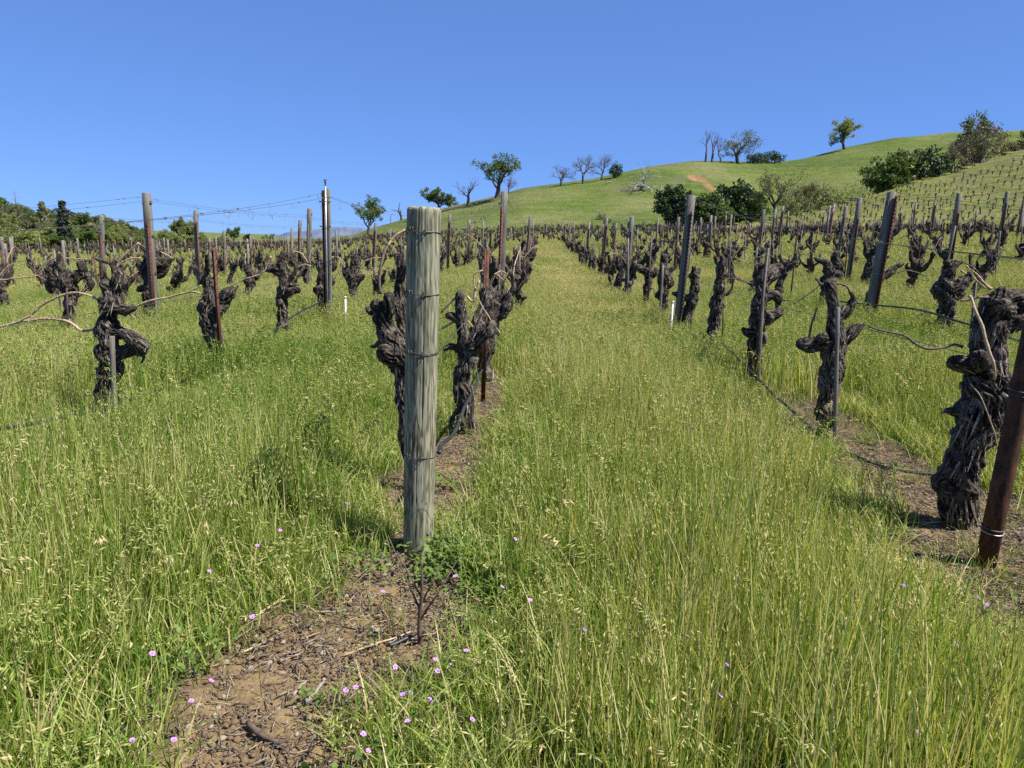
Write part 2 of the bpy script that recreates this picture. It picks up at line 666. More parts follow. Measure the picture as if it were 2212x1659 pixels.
def build_ground():
    fine = np.radians(np.arange(-46, 46.01, .22))
    coarse = np.radians(np.arange(46 + 7, 360 - 46 - 3, 7.0))
    az = np.concatenate([fine, coarse])
    r = np.concatenate([[.15, .5, .8, 1.05], np.geomspace(1.2, 14, 170), np.geomspace(14.3, 90, 90), np.geomspace(91.5, 360, 150), np.geomspace(380, 9000, 25)])
    A, R = np.meshgrid(az, r)
    X, Y = R * np.sin(A), R * np.cos(A)
    Z = hgt(X, Y)
    so = soil(X, Y) * (R < 60)
    fw = np.clip(1 - R / 14, 0, 1)
    Z = Z + fw * (noise2(X, Y, 3.0, 3, 21) * .012 + so * noise2(X, Y, 22, 3, 22) * .011 + so * noise2(X, Y, 7, 2, 23) * .012)
    Z = np.where(R > 380, np.minimum(Z, -4), Z)
    n, m = A.shape
    V = np.stack([X, Y, Z], -1).reshape(-1, 3)
    i = np.arange(n - 1)[:, None] * m
    j = np.arange(m)[None, :]
    j2 = (j + 1) % m
    Q = np.stack([i + j, i + m + j, i + m + j2, i + j2], -1).reshape(-1, 4)
    Q = Q[:, ::-1]
    c = len(V)
    V = np.vstack([V, [0, 0, 0]])
    jj = np.arange(m)
    T3 = np.stack([np.full(m, c), (jj + 1) % m, jj], -1)
    # attributes: soil, hill (0 vineyard floor, 1 pasture hill, 2 vine hill), scar
    rb = np.interp(A, FB[0], FB[1])
    nearhill = hill_near(A, R) > hill_far(A, R) - .3
    hill = np.clip((R - rb + 6) / 14, 0, 1)
    hill = np.where(nearhill & (R < 220), .0, hill)
    vh = np.where(nearhill & (R > 80) & (R < 220), np.clip((R - 84) / 20, 0, 1), 0)
    s0 = on_terrain(1506, 384, 120)
    s1 = on_terrain(1532, 402, 120)
    d0 = np.hypot((X - s0[0]) / 2.3, (Y - s0[1]) / 4.0) + noise2(X, Y, .5, 3, 31) * .3
    d1 = np.hypot((X - s1[0]) / 1.6, (Y - s1[1]) / 7.0) + noise2(X, Y, .4, 3, 32) * .4
    scar = np.maximum(sm((1.15 - d0) / .35), .7 * sm((1.0 - d1) / .5))
    Zs = V[:-1, 2].reshape(n, m)
    Zs -= 1.0 * sm((1.3 - d0) / .9)
    V[:-1, 2] = Zs.ravel()
    f = lambda a: np.append(a.ravel(), 0)
    me = mesh_np('ground', V, [Q, T3], mat_ground(), attrs={'soil': f(so), 'hill': f(hill), 'vinehill': f(vh), 'scar': f(scar)})
    o = link('ground', me)
    o['kind'] = 'structure'
    o['label'] = 'grassy vineyard floor rising to green hills, with bare brown soil under the rows'
    return o


def mat_ground():
    m, nt, b = new_mat('ground_cover')
    f1 = tex(nt, 9, 6, .7)
    f2 = tex(nt, 75, 4, .7)
    soilc = ramp(nt, [(.25, (.095, .064, .030)), (.5, (.215, .15, .073)), (.75, (.36, .26, .135))], math_(nt, 'ADD', math_(nt, 'MULTIPLY', f1, .5), math_(nt, 'MULTIPLY', f2, .5)))
    thatch = ramp(nt, [(.3, (.03, .034, .012)), (.5, (.075, .08, .026)), (.72, (.17, .15, .07))], math_(nt, 'ADD', math_(nt, 'MULTIPLY', f1, .45), math_(nt, 'MULTIPLY', f2, .55)))
    base = mixc(nt, attr(nt, 'soil'), thatch.outputs[0], soilc.outputs[0])
    # pasture hill: broad swathes of lush and paler grass, fine tufts, contour tracks
    a = tex(nt, .035, 5, .6)
    c = tex(nt, .5, 4, .75, (1, 1, 2.5))
    d = tex(nt, 2.2, 3, .7)
    g = math_(nt, 'ADD', math_(nt, 'MULTIPLY', a, .5), math_(nt, 'ADD', math_(nt, 'MULTIPLY', c, .32), math_(nt, 'MULTIPLY', d, .18)))
    hillc = ramp(nt, [(.41, (.05, .085, .013)), (.47, (.085, .13, .02)), (.53, (.125, .155, .033)), (.6, (.18, .18, .07))], g)
    e = tex(nt, .06, 5, .7, None, 'Object', 1.0)
    purple = ramp(nt, [(.52, (0, 0, 0)), (.66, (.6, .6, .6))], e)
    hillc2 = mixc(nt, purple.outputs[0], hillc.outputs[0], (.15, .125, .085))
    wv = nt.nodes.new('ShaderNodeTexWave')         # stock trails following the contour
    wv.wave_type, wv.bands_direction = 'BANDS', 'Z'
    wv.inputs['Scale'].default_value = .16
    wv.inputs['Distortion'].default_value = 5.0
    wv.inputs['Detail'].default_value = 3
    wv.inputs['Detail Scale'].default_value = .25
    tc = nt.nodes.new('ShaderNodeTexCoord')
    nt.links.new(tc.outputs['Object'], wv.inputs['Vector'])
    tr = ramp(nt, [(.86, (0, 0, 0)), (.97, (.5, .5, .5))], wv.outputs['Fac'])
    hillc2 = mixc(nt, math_(nt, 'MULTIPLY', tr.outputs[0], c), hillc2, (.2, .175, .09))
    dk = ramp(nt, [(.56, (0, 0, 0)), (.68, (.55, .55, .55))], tex(nt, .3, 4, .7))
    hillc2 = mixc(nt, dk.outputs[0], hillc2, (.05, .075, .014))
    base = mixc(nt, attr(nt, 'hill'), base, hillc2)
    # vine hill: thin pale oats with darker bands along the contour
    h = tex(nt, .16, 4, .65, (.5, 1, 3))
    vhc = ramp(nt, [(.32, (.07, .085, .022)), (.5, (.125, .135, .042)), (.68, (.21, .185, .08))], math_(nt, 'ADD', math_(nt, 'MULTIPLY', h, .6), math_(nt, 'MULTIPLY', d, .4)))
    base = mixc(nt, attr(nt, 'vinehill'), base, vhc.outputs[0])
    base = mixc(nt, attr(nt, 'scar'), base, ramp(nt, [(.3, (.2, .1, .05)), (.7, (.4, .24, .13))], d).outputs[0])
    nt.links.new(base, b.inputs['Base Color'])
    b.inputs['Roughness'].default_value = .95
    b.inputs['Specular IOR Level'].default_value = .1
    hb = nt.nodes.new('ShaderNodeMix')
    nt.links.new(attr(nt, 'hill'), hb.inputs[0])
    nt.links.new(math_(nt, 'MULTIPLY', math_(nt, 'ADD', f1, f2), .015), hb.inputs[2])
    nt.links.new(math_(nt, 'MULTIPLY', math_(nt, 'ADD', c, d), .6), hb.inputs[3])
    bump(nt, b, hb.outputs[0], .8, 1.0)
    return m


build_ground()


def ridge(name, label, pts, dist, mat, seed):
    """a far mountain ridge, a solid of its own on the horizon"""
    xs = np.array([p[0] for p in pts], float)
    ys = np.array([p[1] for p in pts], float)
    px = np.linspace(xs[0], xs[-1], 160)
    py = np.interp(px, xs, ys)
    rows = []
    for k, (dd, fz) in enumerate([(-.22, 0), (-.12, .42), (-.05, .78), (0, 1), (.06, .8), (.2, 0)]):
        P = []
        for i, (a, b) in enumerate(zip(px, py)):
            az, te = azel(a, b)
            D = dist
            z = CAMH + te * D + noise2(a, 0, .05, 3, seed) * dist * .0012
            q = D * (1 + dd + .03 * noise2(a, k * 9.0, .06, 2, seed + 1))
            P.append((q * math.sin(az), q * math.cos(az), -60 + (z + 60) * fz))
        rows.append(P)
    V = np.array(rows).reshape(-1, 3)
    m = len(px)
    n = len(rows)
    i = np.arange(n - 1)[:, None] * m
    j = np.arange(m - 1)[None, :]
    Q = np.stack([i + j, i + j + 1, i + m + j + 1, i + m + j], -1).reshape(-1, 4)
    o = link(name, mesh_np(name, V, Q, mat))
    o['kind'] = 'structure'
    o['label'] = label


RIDGE = simple('mountain_haze_blue', (.085, .125, .20), (.145, .165, .215), .0035, .95, None, 0, 0, 0, 0)  # blue of the distant haze painted into the ridge's base colour
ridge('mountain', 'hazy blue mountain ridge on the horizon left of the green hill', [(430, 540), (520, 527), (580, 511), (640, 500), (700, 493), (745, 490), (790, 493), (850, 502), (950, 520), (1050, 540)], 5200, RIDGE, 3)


# ------------------------------------------------------------------ grass
GRASS = mat_foliage('grass_blade', [(0, (.045, .108, .014)), (.3, (.128, .236, .025)), (.52, (.245, .345, .055)), (.74, (.465, .465, .165)), (1, (.70, .60, .33))], .40, .35, .5)
WEED = mat_foliage('weed_leaf', [(0, (.06, .12, .02)), (.5, (.12, .2, .035)), (1, (.21, .27, .06))], .3, .3)


def blades(g, n, rad, hlo, hhi, wid, lean=.35, tint=(.1, .6), lev=4, hpow=1.0, dry=.0, curl=.55):
    """n grass blades as arrays: V, Q, tint"""
    rr = rad * np.sqrt(g.random(n))
    th = g.random(n) * 2 * math.pi
    bx, by = rr * np.cos(th), rr * np.sin(th)
    h = hlo + (hhi - hlo) * g.random(n) ** hpow
    la = g.random(n) * 2 * math.pi
    ln = np.abs(g.normal(0, lean, n))
    cur = g.random(n) ** 1.6 * curl
    t = np.linspace(0, 1, lev + 1)
    hor = h[:, None] * (ln[:, None] * t * .75 + cur[:, None] * t ** 2.4)
    z = h[:, None] * (t - .22 * (cur[:, None] + ln[:, None] * .6) * t ** 3)
    fa = la + g.uniform(-1.3, 1.3, n) + math.pi / 2
    ww = wid * g.uniform(.6, 1.3, n)[:, None] * (1 - t ** 2.2 * .92) * .5
    cx = bx[:, None] + hor * np.cos(la)[:, None]
    cy = by[:, None] + hor * np.sin(la)[:, None]
    dx, dy = ww * np.cos(fa)[:, None], ww * np.sin(fa)[:, None]
    V = np.stack([np.stack([cx - dx, cy - dy, z], -1), np.stack([cx + dx, cy + dy, z], -1)], 2).reshape(-1, 3)
    k = (lev + 1) * 2
    i = (np.arange(n) * k)[:, None] + (np.arange(lev) * 2)[None, :]
    Q = np.stack([i, i + 1, i + 3, i + 2], -1).reshape(-1, 4)
    tb = g.uniform(tint[0], tint[1], n)
    if dry:
        tb = np.where(g.random(n) < dry, g.uniform(.75, 1.0, n), tb)
    A = np.repeat(np.clip(tb[:, None] + .12 * t[None, :], 0, 1)[:, :, None], 2, 2).reshape(-1)
    return V, Q, A


def spikelets(C, D, L, wd, tint):
    """little spindle-shaped seed husks: centres C, directions D, lengths L"""
    C, D = np.asarray(C), np.asarray(D)
    D = D / (np.linalg.norm(D, axis=1, keepdims=True) + 1e-9)
    ref = np.where(np.abs(D[:, 2:3]) > .9, np.array([[1., 0, 0]]), np.array([[0, 0, 1.]]))
    s = np.cross(D, ref)
    s /= np.linalg.norm(s, axis=1, keepdims=True) + 1e-9
    u = np.cross(D, s)
    L = L[:, None]
    wd = wd[:, None] * .5
    a = C
    m = C + D * L * .38
    V = np.stack([a, m + s * wd, m + u * wd, m - s * wd, m - u * wd, C + D * L], 1).reshape(-1, 3)
    i = (np.arange(len(C)) * 6)[:, None]
    f = np.array([[0, 1, 2], [0, 2, 3], [0, 3, 4], [0, 4, 1], [5, 2, 1], [5, 3, 2], [5, 4, 3], [5, 1, 4]])
    T3 = (i[:, :, None] + f[None]).reshape(-1, 3)
    return V, T3, np.repeat(tint, 6)


def stems(g, mb, n, rad, hlo, hhi, wid, spk, slen, swid, kind, tint_stem=(.25, .55), tint_head=(.62, .95), side=None):
    """flower stalks with nodding heads"""
    for _ in range(n):
        rr, th = rad * math.sqrt(g.random()), g.random() * 6.283
        h = g.uniform(hlo, hhi)
        la = g.random() * 6.283 if side is None else g.normal(side, .6)
        ln = abs(g.normal(0, .14)) + .03
        t = np.linspace(0, 1, 7)
        nod = (.28 if kind == 'brome' else .12) * g.uniform(.5, 1.2)
        hor = h * (ln * t + nod * t ** 5)
        z = h * (t - .12 * nod * t ** 6 - ln * .1 * t ** 2)
        P = np.stack([rr * math.cos(th) + hor * math.cos(la), rr * math.sin(th) + hor * math.sin(la), z], -1)
        fa = g.random() * 3.14
        dv = np.array([math.cos(fa), math.sin(fa), 0]) * wid * .5
        dv2 = np.array([-math.sin(fa), math.cos(fa), 0]) * wid * .5
        ts = g.uniform(*tint_stem)
        for d in (dv, dv2):
            V = np.stack([P - d, P + d], 1).reshape(-1, 3)
            i = np.arange(6) * 2
            mb.add(V, np.stack([i, i + 1, i + 3, i + 2], -1), None, ts + .1 * np.repeat(t, 2))
        # one or two leaf blades on the stalk
        thd = g.uniform(*tint_head)
        m = g.integers(spk[0], spk[1] + 1)
        if kind == 'brome':
            u = g.uniform(.80, 1.0, m)
            C = np.stack([np.interp(u, t, P[:, k]) for k in range(3)], -1)
            dr = np.stack([np.cos(la + g.normal(0, .7, m)), np.sin(la + g.normal(0, .7, m)), g.uniform(-1.2, .1, m)], -1)
            C = C + dr * g.uniform(.0, .014, m)[:, None]
        else:                                # wild oats: husks hanging from hair-thin branchlets
            u = g.uniform(.62, 1.0, m)
            C = np.stack([np.interp(u, t, P[:, k]) for k in range(3)], -1)
            an = g.random(m) * 6.283
            off = g.uniform(.015, .06, m) * (1.15 - (u - .62))
            C2 = C + np.stack([np.cos(an) * off, np.sin(an) * off, -off * .1], -1)
            for a_, b_ in zip(C, C2):
                e = np.array([0, 0, .0006])
                mb.add([a_ - e, a_ + e, b_ + e, b_ - e], [(0, 1, 2, 3)], None, .6)
            C = C2
            dr = np.stack([np.cos(an) * .25, np.sin(an) * .25, -np.ones(m)], -1) + g.normal(0, .12, (m, 3))
        L = slen * g.uniform(.7, 1.25, m)
        V, T3, A = spikelets(C, dr, L, L * swid, np.clip(thd + g.normal(0, .06, m), 0, 1))
        mb.add(V, None, T3, A)


PROTO = {}


def proto_collection(key, meshes):
    c = bpy.data.collections.new('proto_' + key)
    for i, me in enumerate(meshes):
        o = bpy.data.objects.new('%s_%02d' % (key, i), me)
        c.objects.link(o)
    PROTO[key] = (c, len(meshes))


def make_grass_protos():
    g = np.random.default_rng(3)
    near, low, oats, mid, far, weeds, heads = [], [], [], [], [], [], []
    for k in range(8):
        mb = MB()
        mb.add(*_b(blades(g, 40, .15, .08, .30, .0068, .24, (.1, .5), 4, .8, .07)))
        mb.add(*_b(blades(g, 40, .15, .24, .50, .0054, .10, (.28, .72), 4, 1.0, .13, .28)))
        if k >= 4:                           # a taller, leafier mix with few heads
            mb.add(*_b(blades(g, 30, .15, .28, .60, .0058, .09, (.15, .8), 5, 1.0, .16, .22)))
            stems(g, mb, 2, .14, .45, .66, .0026, (4, 9), .03, .18, 'oat', tint_head=(.6, 1.0))
            near.append(mb.mesh('g', GRASS))
            continue
        stems(g, mb, 4, .15, .32, .52, .0022, (5, 9), .034, .19, 'brome', tint_head=(.5, .86))
        stems(g, mb, 1, .14, .40, .58, .0024, (4, 8), .03, .2, 'oat', tint_head=(.6, .95))
        near.append(mb.mesh('g', GRASS))
    for k in range(4):
        mb = MB()
        mb.add(*_b(blades(g, 34, .13, .04, .16, .0045, .5, (.08, .5), 3, 1.0, .16)))
        stems(g, mb, 2, .1, .12, .26, .0016, (3, 7), .018, .26, 'brome')
        low.append(mb.mesh('g', GRASS))
    for k in range(6):
        mb = MB()
        stems(g, mb, 3, .06, .52, .84, .0028, (7, 15), .032, .19, 'oat', tint_stem=(.3, .6), tint_head=(.55, .92))
        mb.add(*_b(blades(g, 7, .06, .25, .5, .0055, .25, (.2, .5), 5, 1.0)))
        oats.append(mb.mesh('g', GRASS))
    for k in range(6):
        mb = MB()
        mb.add(*_b(blades(g, 240, .5, .16, .5, .0085, .12, (.22, .72), 3, .8, .12, .3)))
        stems(g, mb, 26, .5, .34, .56, .0034, (4, 8), .06, .12, 'brome', tint_head=(.48, .8))
        mid.append(mb.mesh('g', GRASS))
    for k in range(4):
        mb = MB()
        mb.add(*_b(blades(g, 360, 1.3, .16, .52, .02, .2, (.25, .72), 2, .8, .14)))
        stems(g, mb, 60, 1.3, .36, .55, .008, (3, 5), .13, .11, 'brome', tint_head=(.48, .78))
        far.append(mb.mesh('g', GRASS))
    for k in range(5):                       # low broad-leaved weeds: rosettes of lobed leaves
        mb = MB()
        for _ in range(64):
            an, el = g.random() * 6.283, g.uniform(.1, 1.2)
            L, wd = g.uniform(.014, .036), g.uniform(.004, .009)
            b0 = np.array([g.normal(0, .05), g.normal(0, .05), g.uniform(0, .07)])
            d = np.array([math.cos(an) * math.cos(el), math.sin(an) * math.cos(el), math.sin(el)])
            s = np.array([-math.sin(an), math.cos(an), 0]) * wd
            dn = np.array([0, 0, -1.]) * L * .2
            p = [b0, b0 + d * L * .3 + s, b0 + d * L * .3 - s, b0 + d * L * .55 + s * .5, b0 + d * L * .55 - s * .5, b0 + d * L * .75 + s * .85 + dn, b0 + d * L * .75 - s * .85 + dn, b0 + d * L + dn]
            mb.add(p, [(1, 3, 4, 2), (3, 5, 6, 4)], [(0, 1, 2), (5, 7, 6)], g.uniform(.1, .9))
        weeds.append(mb.mesh('g', WEED, smooth=False))
    for k in range(6):                       # big nodding brome heads
        mb = MB()
        stems(g, mb, 2, .05, .36, .56, .0026, (8, 13), .042, .17, 'brome', tint_head=(.56, .95), side=k * 1.05)
        mb.add(*_b(blades(g, 5, .05, .2, .42, .006, .2, (.2, .6), 5, 1.0)))
        heads.append(mb.mesh('g', GRASS))
    proto_collection('brome_heads', heads)
    proto_collection('near_grass', near)
    proto_collection('low_grass', low)
    proto_collection('wild_oats', oats)
    proto_collection('mid_grass', mid)
    proto_collection('far_grass', far)
    proto_collection('weed_rosette', weeds)


def _b(t):
    V, Q, A = t
    return V, Q, None, A


def scatter(name, label, key, pts, scl, rot=None, kind='stuff', ptint=None, idx=None):
    coll, npro = PROTO[key]
    n = len(pts)
    if rot is None:
        rot = np.stack([rng.normal(0, .06, n), rng.normal(0, .06, n), rng.random(n) * 6.283], -1)
    me = bpy.data.meshes.new(name)
    me.vertices.add(n)
    me.vertices.foreach_set('co', np.asarray(pts, np.float32).ravel())
    me.attributes.new('rot', 'FLOAT_VECTOR', 'POINT').data.foreach_set('vector', np.asarray(rot, np.float32).ravel())
    scl = np.asarray(scl, np.float32)
    if scl.ndim == 1:
        scl = np.repeat(scl[:, None], 3, 1)
    me.attributes.new('scl', 'FLOAT_VECTOR', 'POINT').data.foreach_set('vector', scl.ravel())
    if ptint is not None:
        me.attributes.new('ptint', 'FLOAT', 'POINT').data.foreach_set('value', np.asarray(ptint, np.float32))
    me.attributes.new('idx', 'INT', 'POINT').data.foreach_set('value', (rng.integers(0, npro, n) if idx is None else idx).astype(np.int32))
    o = link(name, me)
    o['kind'] = kind
    o['label'] = label
    ng = bpy.data.node_groups.new('scatter_' + name, 'GeometryNodeTree')
    ng.interface.new_socket('Geometry', in_out='INPUT', socket_type='NodeSocketGeometry')
    ng.interface.new_socket('Geometry', in_out='OUTPUT', socket_type='NodeSocketGeometry')
    gi, go = ng.nodes.new('NodeGroupInput'), ng.nodes.new('NodeGroupOutput')
    ci = ng.nodes.new('GeometryNodeCollectionInfo')
    ci.inputs['Collection'].default_value = coll
    ci.inputs['Separate Children'].default_value = True
    ci.inputs['Reset Children'].default_value = True
    ip = ng.nodes.new('GeometryNodeInstanceOnPoints')
    ip.inputs['Pick Instance'].default_value = True

    def na(k, t):
        a = ng.nodes.new('GeometryNodeInputNamedAttribute')
        a.data_type = t
        a.inputs['Name'].default_value = k
        return a.outputs[0]
    L = ng.links.new
    L(gi.outputs[0], ip.inputs['Points'])
    L(ci.outputs[0], ip.inputs['Instance'])
    L(na('idx', 'INT'), ip.inputs['Instance Index'])
    L(na('rot', 'FLOAT_VECTOR'), ip.inputs['Rotation'])
    L(na('scl', 'FLOAT_VECTOR'), ip.inputs['Scale'])
    L(ip.outputs[0], go.inputs[0])
    md = o.modifiers.new('scatter', 'NODES')
    md.node_group = ng
    return o


def wedge(r0, r1, dens, half=43):
    """random points in front of the camera between two distances"""
    a0, a1 = -math.radians(half) - YAW, math.radians(half) - YAW
    c = 1 / math.sqrt(dens)
    x, y = np.meshgrid(np.arange(-r1, r1, c), np.arange(0, r1, c))
    x = (x + rng.uniform(0, c, x.shape)).ravel()
    y = (y + rng.uniform(0, c, y.shape)).ravel()
    r, a = np.hypot(x, y), np.arctan2(x, y)
    k = (r > r0) & (r < r1) & (a > a0) & (a < a1)
    i = rng.permutation(np.nonzero(k)[0])
    return x[i], y[i]


def ground_pts(x, y):
    return np.stack([x, y, hgt(x, y)], -1)


def grass_tint(x, y):
    """species patches: paler seeding grass down the middle alley, fresher green in drifts at the sides"""
    t = noise2(x, y, .55, 3, 61) * .13 + noise2(x, y, 1.9, 2, 62) * .07
    t += .13 * np.exp(-((x - .8) / .8) ** 2) * sm((y - 3.5) / 5)
    t += .09 * sm((y - 8) / 12)
    t -= .10 * np.exp(-((x + 2.6) / 1.0) ** 2 - ((y - 6.0) / 2.5) ** 2)
    t -= .03 * sm((x - .6) / .8) * sm((5 - y) / 2)
    t += .02 * sm((3.6 - y) / 1.5)
    return t


def build_grass():
    make_grass_protos()
    # --- near
    x, y = wedge(.9, 7.6, 54, 60)
    s = soil(x, y)
    r = np.hypot(x, y)
    keep = (rng.random(len(x)) > s * 1.12) & ~((np.hypot(x + .53, y - 3.15) < .17)) & ~((r < 1.35) & (rng.random(len(x)) < .6))
    x, y, s = x[keep], y[keep], s[keep]
    pat = noise2(x, y, .8, 3, 41)
    hs = .93 + .26 * pat + .13 * rng.normal(0, 1, len(x)) - .35 * s
    # shorter, more trampled towards the bare patch, taller away to the left and right
    d = poly_sdf(x, y, SOIL_POLYS[0][0])
    hs *= np.where(y < 2.6, .32, .5) + np.where(y < 2.6, .68, .5) * sm((d - .0) / .7)
    for pl, a_, w_ in ((SOIL_POLYS[2][0], .76, .8), (SOIL_POLYS[1][0], .76, .55), (SOIL_POLYS[3][0], .68, .6)):
        hs *= 1 - a_ * (1 - sm(poly_sdf(x, y, pl) / w_))
    sc = np.stack([np.full(len(x), 1.0), np.full(len(x), 1.0), np.clip(hs, .3, 1.35)], -1) * (.9 + .2 * rng.random(len(x)))[:, None]
    scatter('meadow_grass', 'tall yellow-green seeding grass between the rows', 'near_grass', ground_pts(x, y), sc, ptint=grass_tint(x, y),
            idx=np.where(rng.random(len(x)) < np.clip(.5 + .35 * np.tanh((x + .2) * 1.5) + .5 * noise2(x, y, .9, 2, 63), .05, .95), rng.integers(4, 8, len(x)), rng.integers(0, 4, len(x))))
    # --- low growth along the edges of the bare soil
    x, y = wedge(1.0, 8, 40, 60)
    s = soil(x, y)
    p = np.where(s > .97, .10, np.where(s > .05, .5, .12))
    keep = rng.random(len(x)) < p
    x, y = x[keep], y[keep]
    scatter('short_grass', 'short sparse grass thinning out over the bare soil', 'low_grass', ground_pts(x, y), .5 + .7 * rng.random(len(x)), ptint=grass_tint(x, y))
    # --- weeds
    x, y = wedge(1.1, 6, 26)
    s = soil(x, y)
    d0 = np.hypot((x + .22) / .35, (y - 2.95) / .3)
    p = np.where((s > .1) & (s < .9), .28, np.where(s >= .9, .035, .05)) + np.where(d0 < 1, .95, 0)
    keep = (rng.random(len(x)) < p) & (np.hypot(x + .53, y - 3.15) > .11)
    x, y = x[keep], y[keep]
    xx = -.22 + rng.normal(0, .15, 26)
    yy = 2.98 + rng.normal(0, .1, 26)
    x, y = np.append(x, xx), np.append(y, yy)
    scatter('low_weeds', 'low broad-leaved green weeds around the foot of the round post and bare soil', 'weed_rosette', ground_pts(x, y), .7 + .9 * rng.random(len(x)))
    # --- wild oats, in loose drifts
    x, y = wedge(1.25, 9, 9)
    s = soil(x, y)
    dr = noise2(x, y, .7, 3, 51)
    keep = (rng.random(len(x)) < np.clip(.22 + .5 * dr + np.where(np.abs(x) > .9, .22, 0), 0, 1)) & (s < .5) & (np.hypot(x + .53, y - 3.15) > .16)
    x, y = x[keep], y[keep]
    scatter('wild_oats', 'wild oat stalks with hanging pale husks above the grass', 'wild_oats', ground_pts(x, y), (.62 + .33 * rng.random(len(x))) * np.where(np.hypot(x, y) < 2, .8, 1))
    x, y = wedge(1.3, 7, 15)
    s = soil(x, y)
    keep = (rng.random(len(x)) < np.where(x < -.7, .75, .4) + .3 * noise2(x, y, 1.1, 2, 71)) & (s < .45) & (np.hypot(x + .53, y - 3.15) > .2) & (poly_sdf(x, y, SOIL_POLYS[0][0]) > .12)
    x, y = x[keep], y[keep]
    scatter('brome_heads', 'nodding pale brome seed heads standing in the near grass', 'brome_heads', ground_pts(x, y), .7 + .35 * rng.random(len(x)))
    # --- middle distance
    x, y = wedge(7.2, 27, 7.5, 48)
    s = soil(x, y)
    keep = rng.random(len(x)) > s * .75
    x, y = x[keep], y[keep]
    hs = .88 + .22 * noise2(x, y, .35, 3, 42) + .08 * rng.normal(0, 1, len(x))
    scatter('alley_grass', 'tall pale seeding grass in the vineyard alleys farther back', 'mid_grass', ground_pts(x, y), np.stack([np.ones(len(x)), np.ones(len(x)), np.clip(hs, .4, 1.3)], -1), ptint=grass_tint(x, y))
    # --- thin oats on the vine slope
    x, y = wedge(96, 200, .08, 40)
    az, r = np.arctan2(x, y), np.hypot(x, y)
    keep = (hill_near(az, r) > hill_far(az, r)) & (r < np.interp(az, NB[3], NB[4]) + 1) & (r > np.interp(az, NB[0], NB[1])) & (noise2(x, y, .09, 3, 81) > -.35)
    x, y = x[keep], y[keep]
    scatter('slope_grass', 'thin pale oats over the vine slope at the right', 'far_grass', ground_pts(x, y), np.stack([1.1 + .4 * rng.random(len(x)), 1.1 + .4 * rng.random(len(x)), x * 0 + .3 + .35 * rng.random(len(x))], -1), ptint=.12 + .14 * noise2(x, y, .06, 3, 82))
    # --- far
    x, y = wedge(26, 105, 1.25, 44)
    hs = .85 + .25 * noise2(x, y, .12, 3, 43)
    scatter('distant_grass', 'pale grass covering the far vineyard floor', 'far_grass', ground_pts(x, y), np.stack([np.ones(len(x)), np.ones(len(x)), np.clip(hs, .4, 1.3)], -1), ptint=grass_tint(x, y))





# ------------------------------------------------------------------ vines
def z1(x, y): return x * .3359, 380.2 + y * .3359
def z2(x, y): return 743.1 + x * .25, 380.2 + y * .25
def z5(x, y): return 1382.4 + x * .375, 483.8 + y * .375
def z6(x, y): return 760.3 + x * .479, 414.7 + y * .479
def z9(x, y): return 1900.9 + x * .4165, 570.3 + y * .4165
ZS = {z1: .3359, z2: .25, z5: .375, z6: .479, z9: .4165}


def trace(zf, Y, pts):
    """a limb measured on the photo: (x, y, half-width[, metres nearer(-)/farther(+)]) -> points and radii in the scene"""
    P, R = [], []
    for p in pts:
        px, py = zf(p[0], p[1])
        q = at_plane(px, py, Y + (p[3] if len(p) > 3 else 0))
        dist = (q - CAM) @ FWD
        P.append(q)
        R.append(.86 * p[2] * ZS[zf] * dist / FOC)
    return np.array(P), np.array(R)


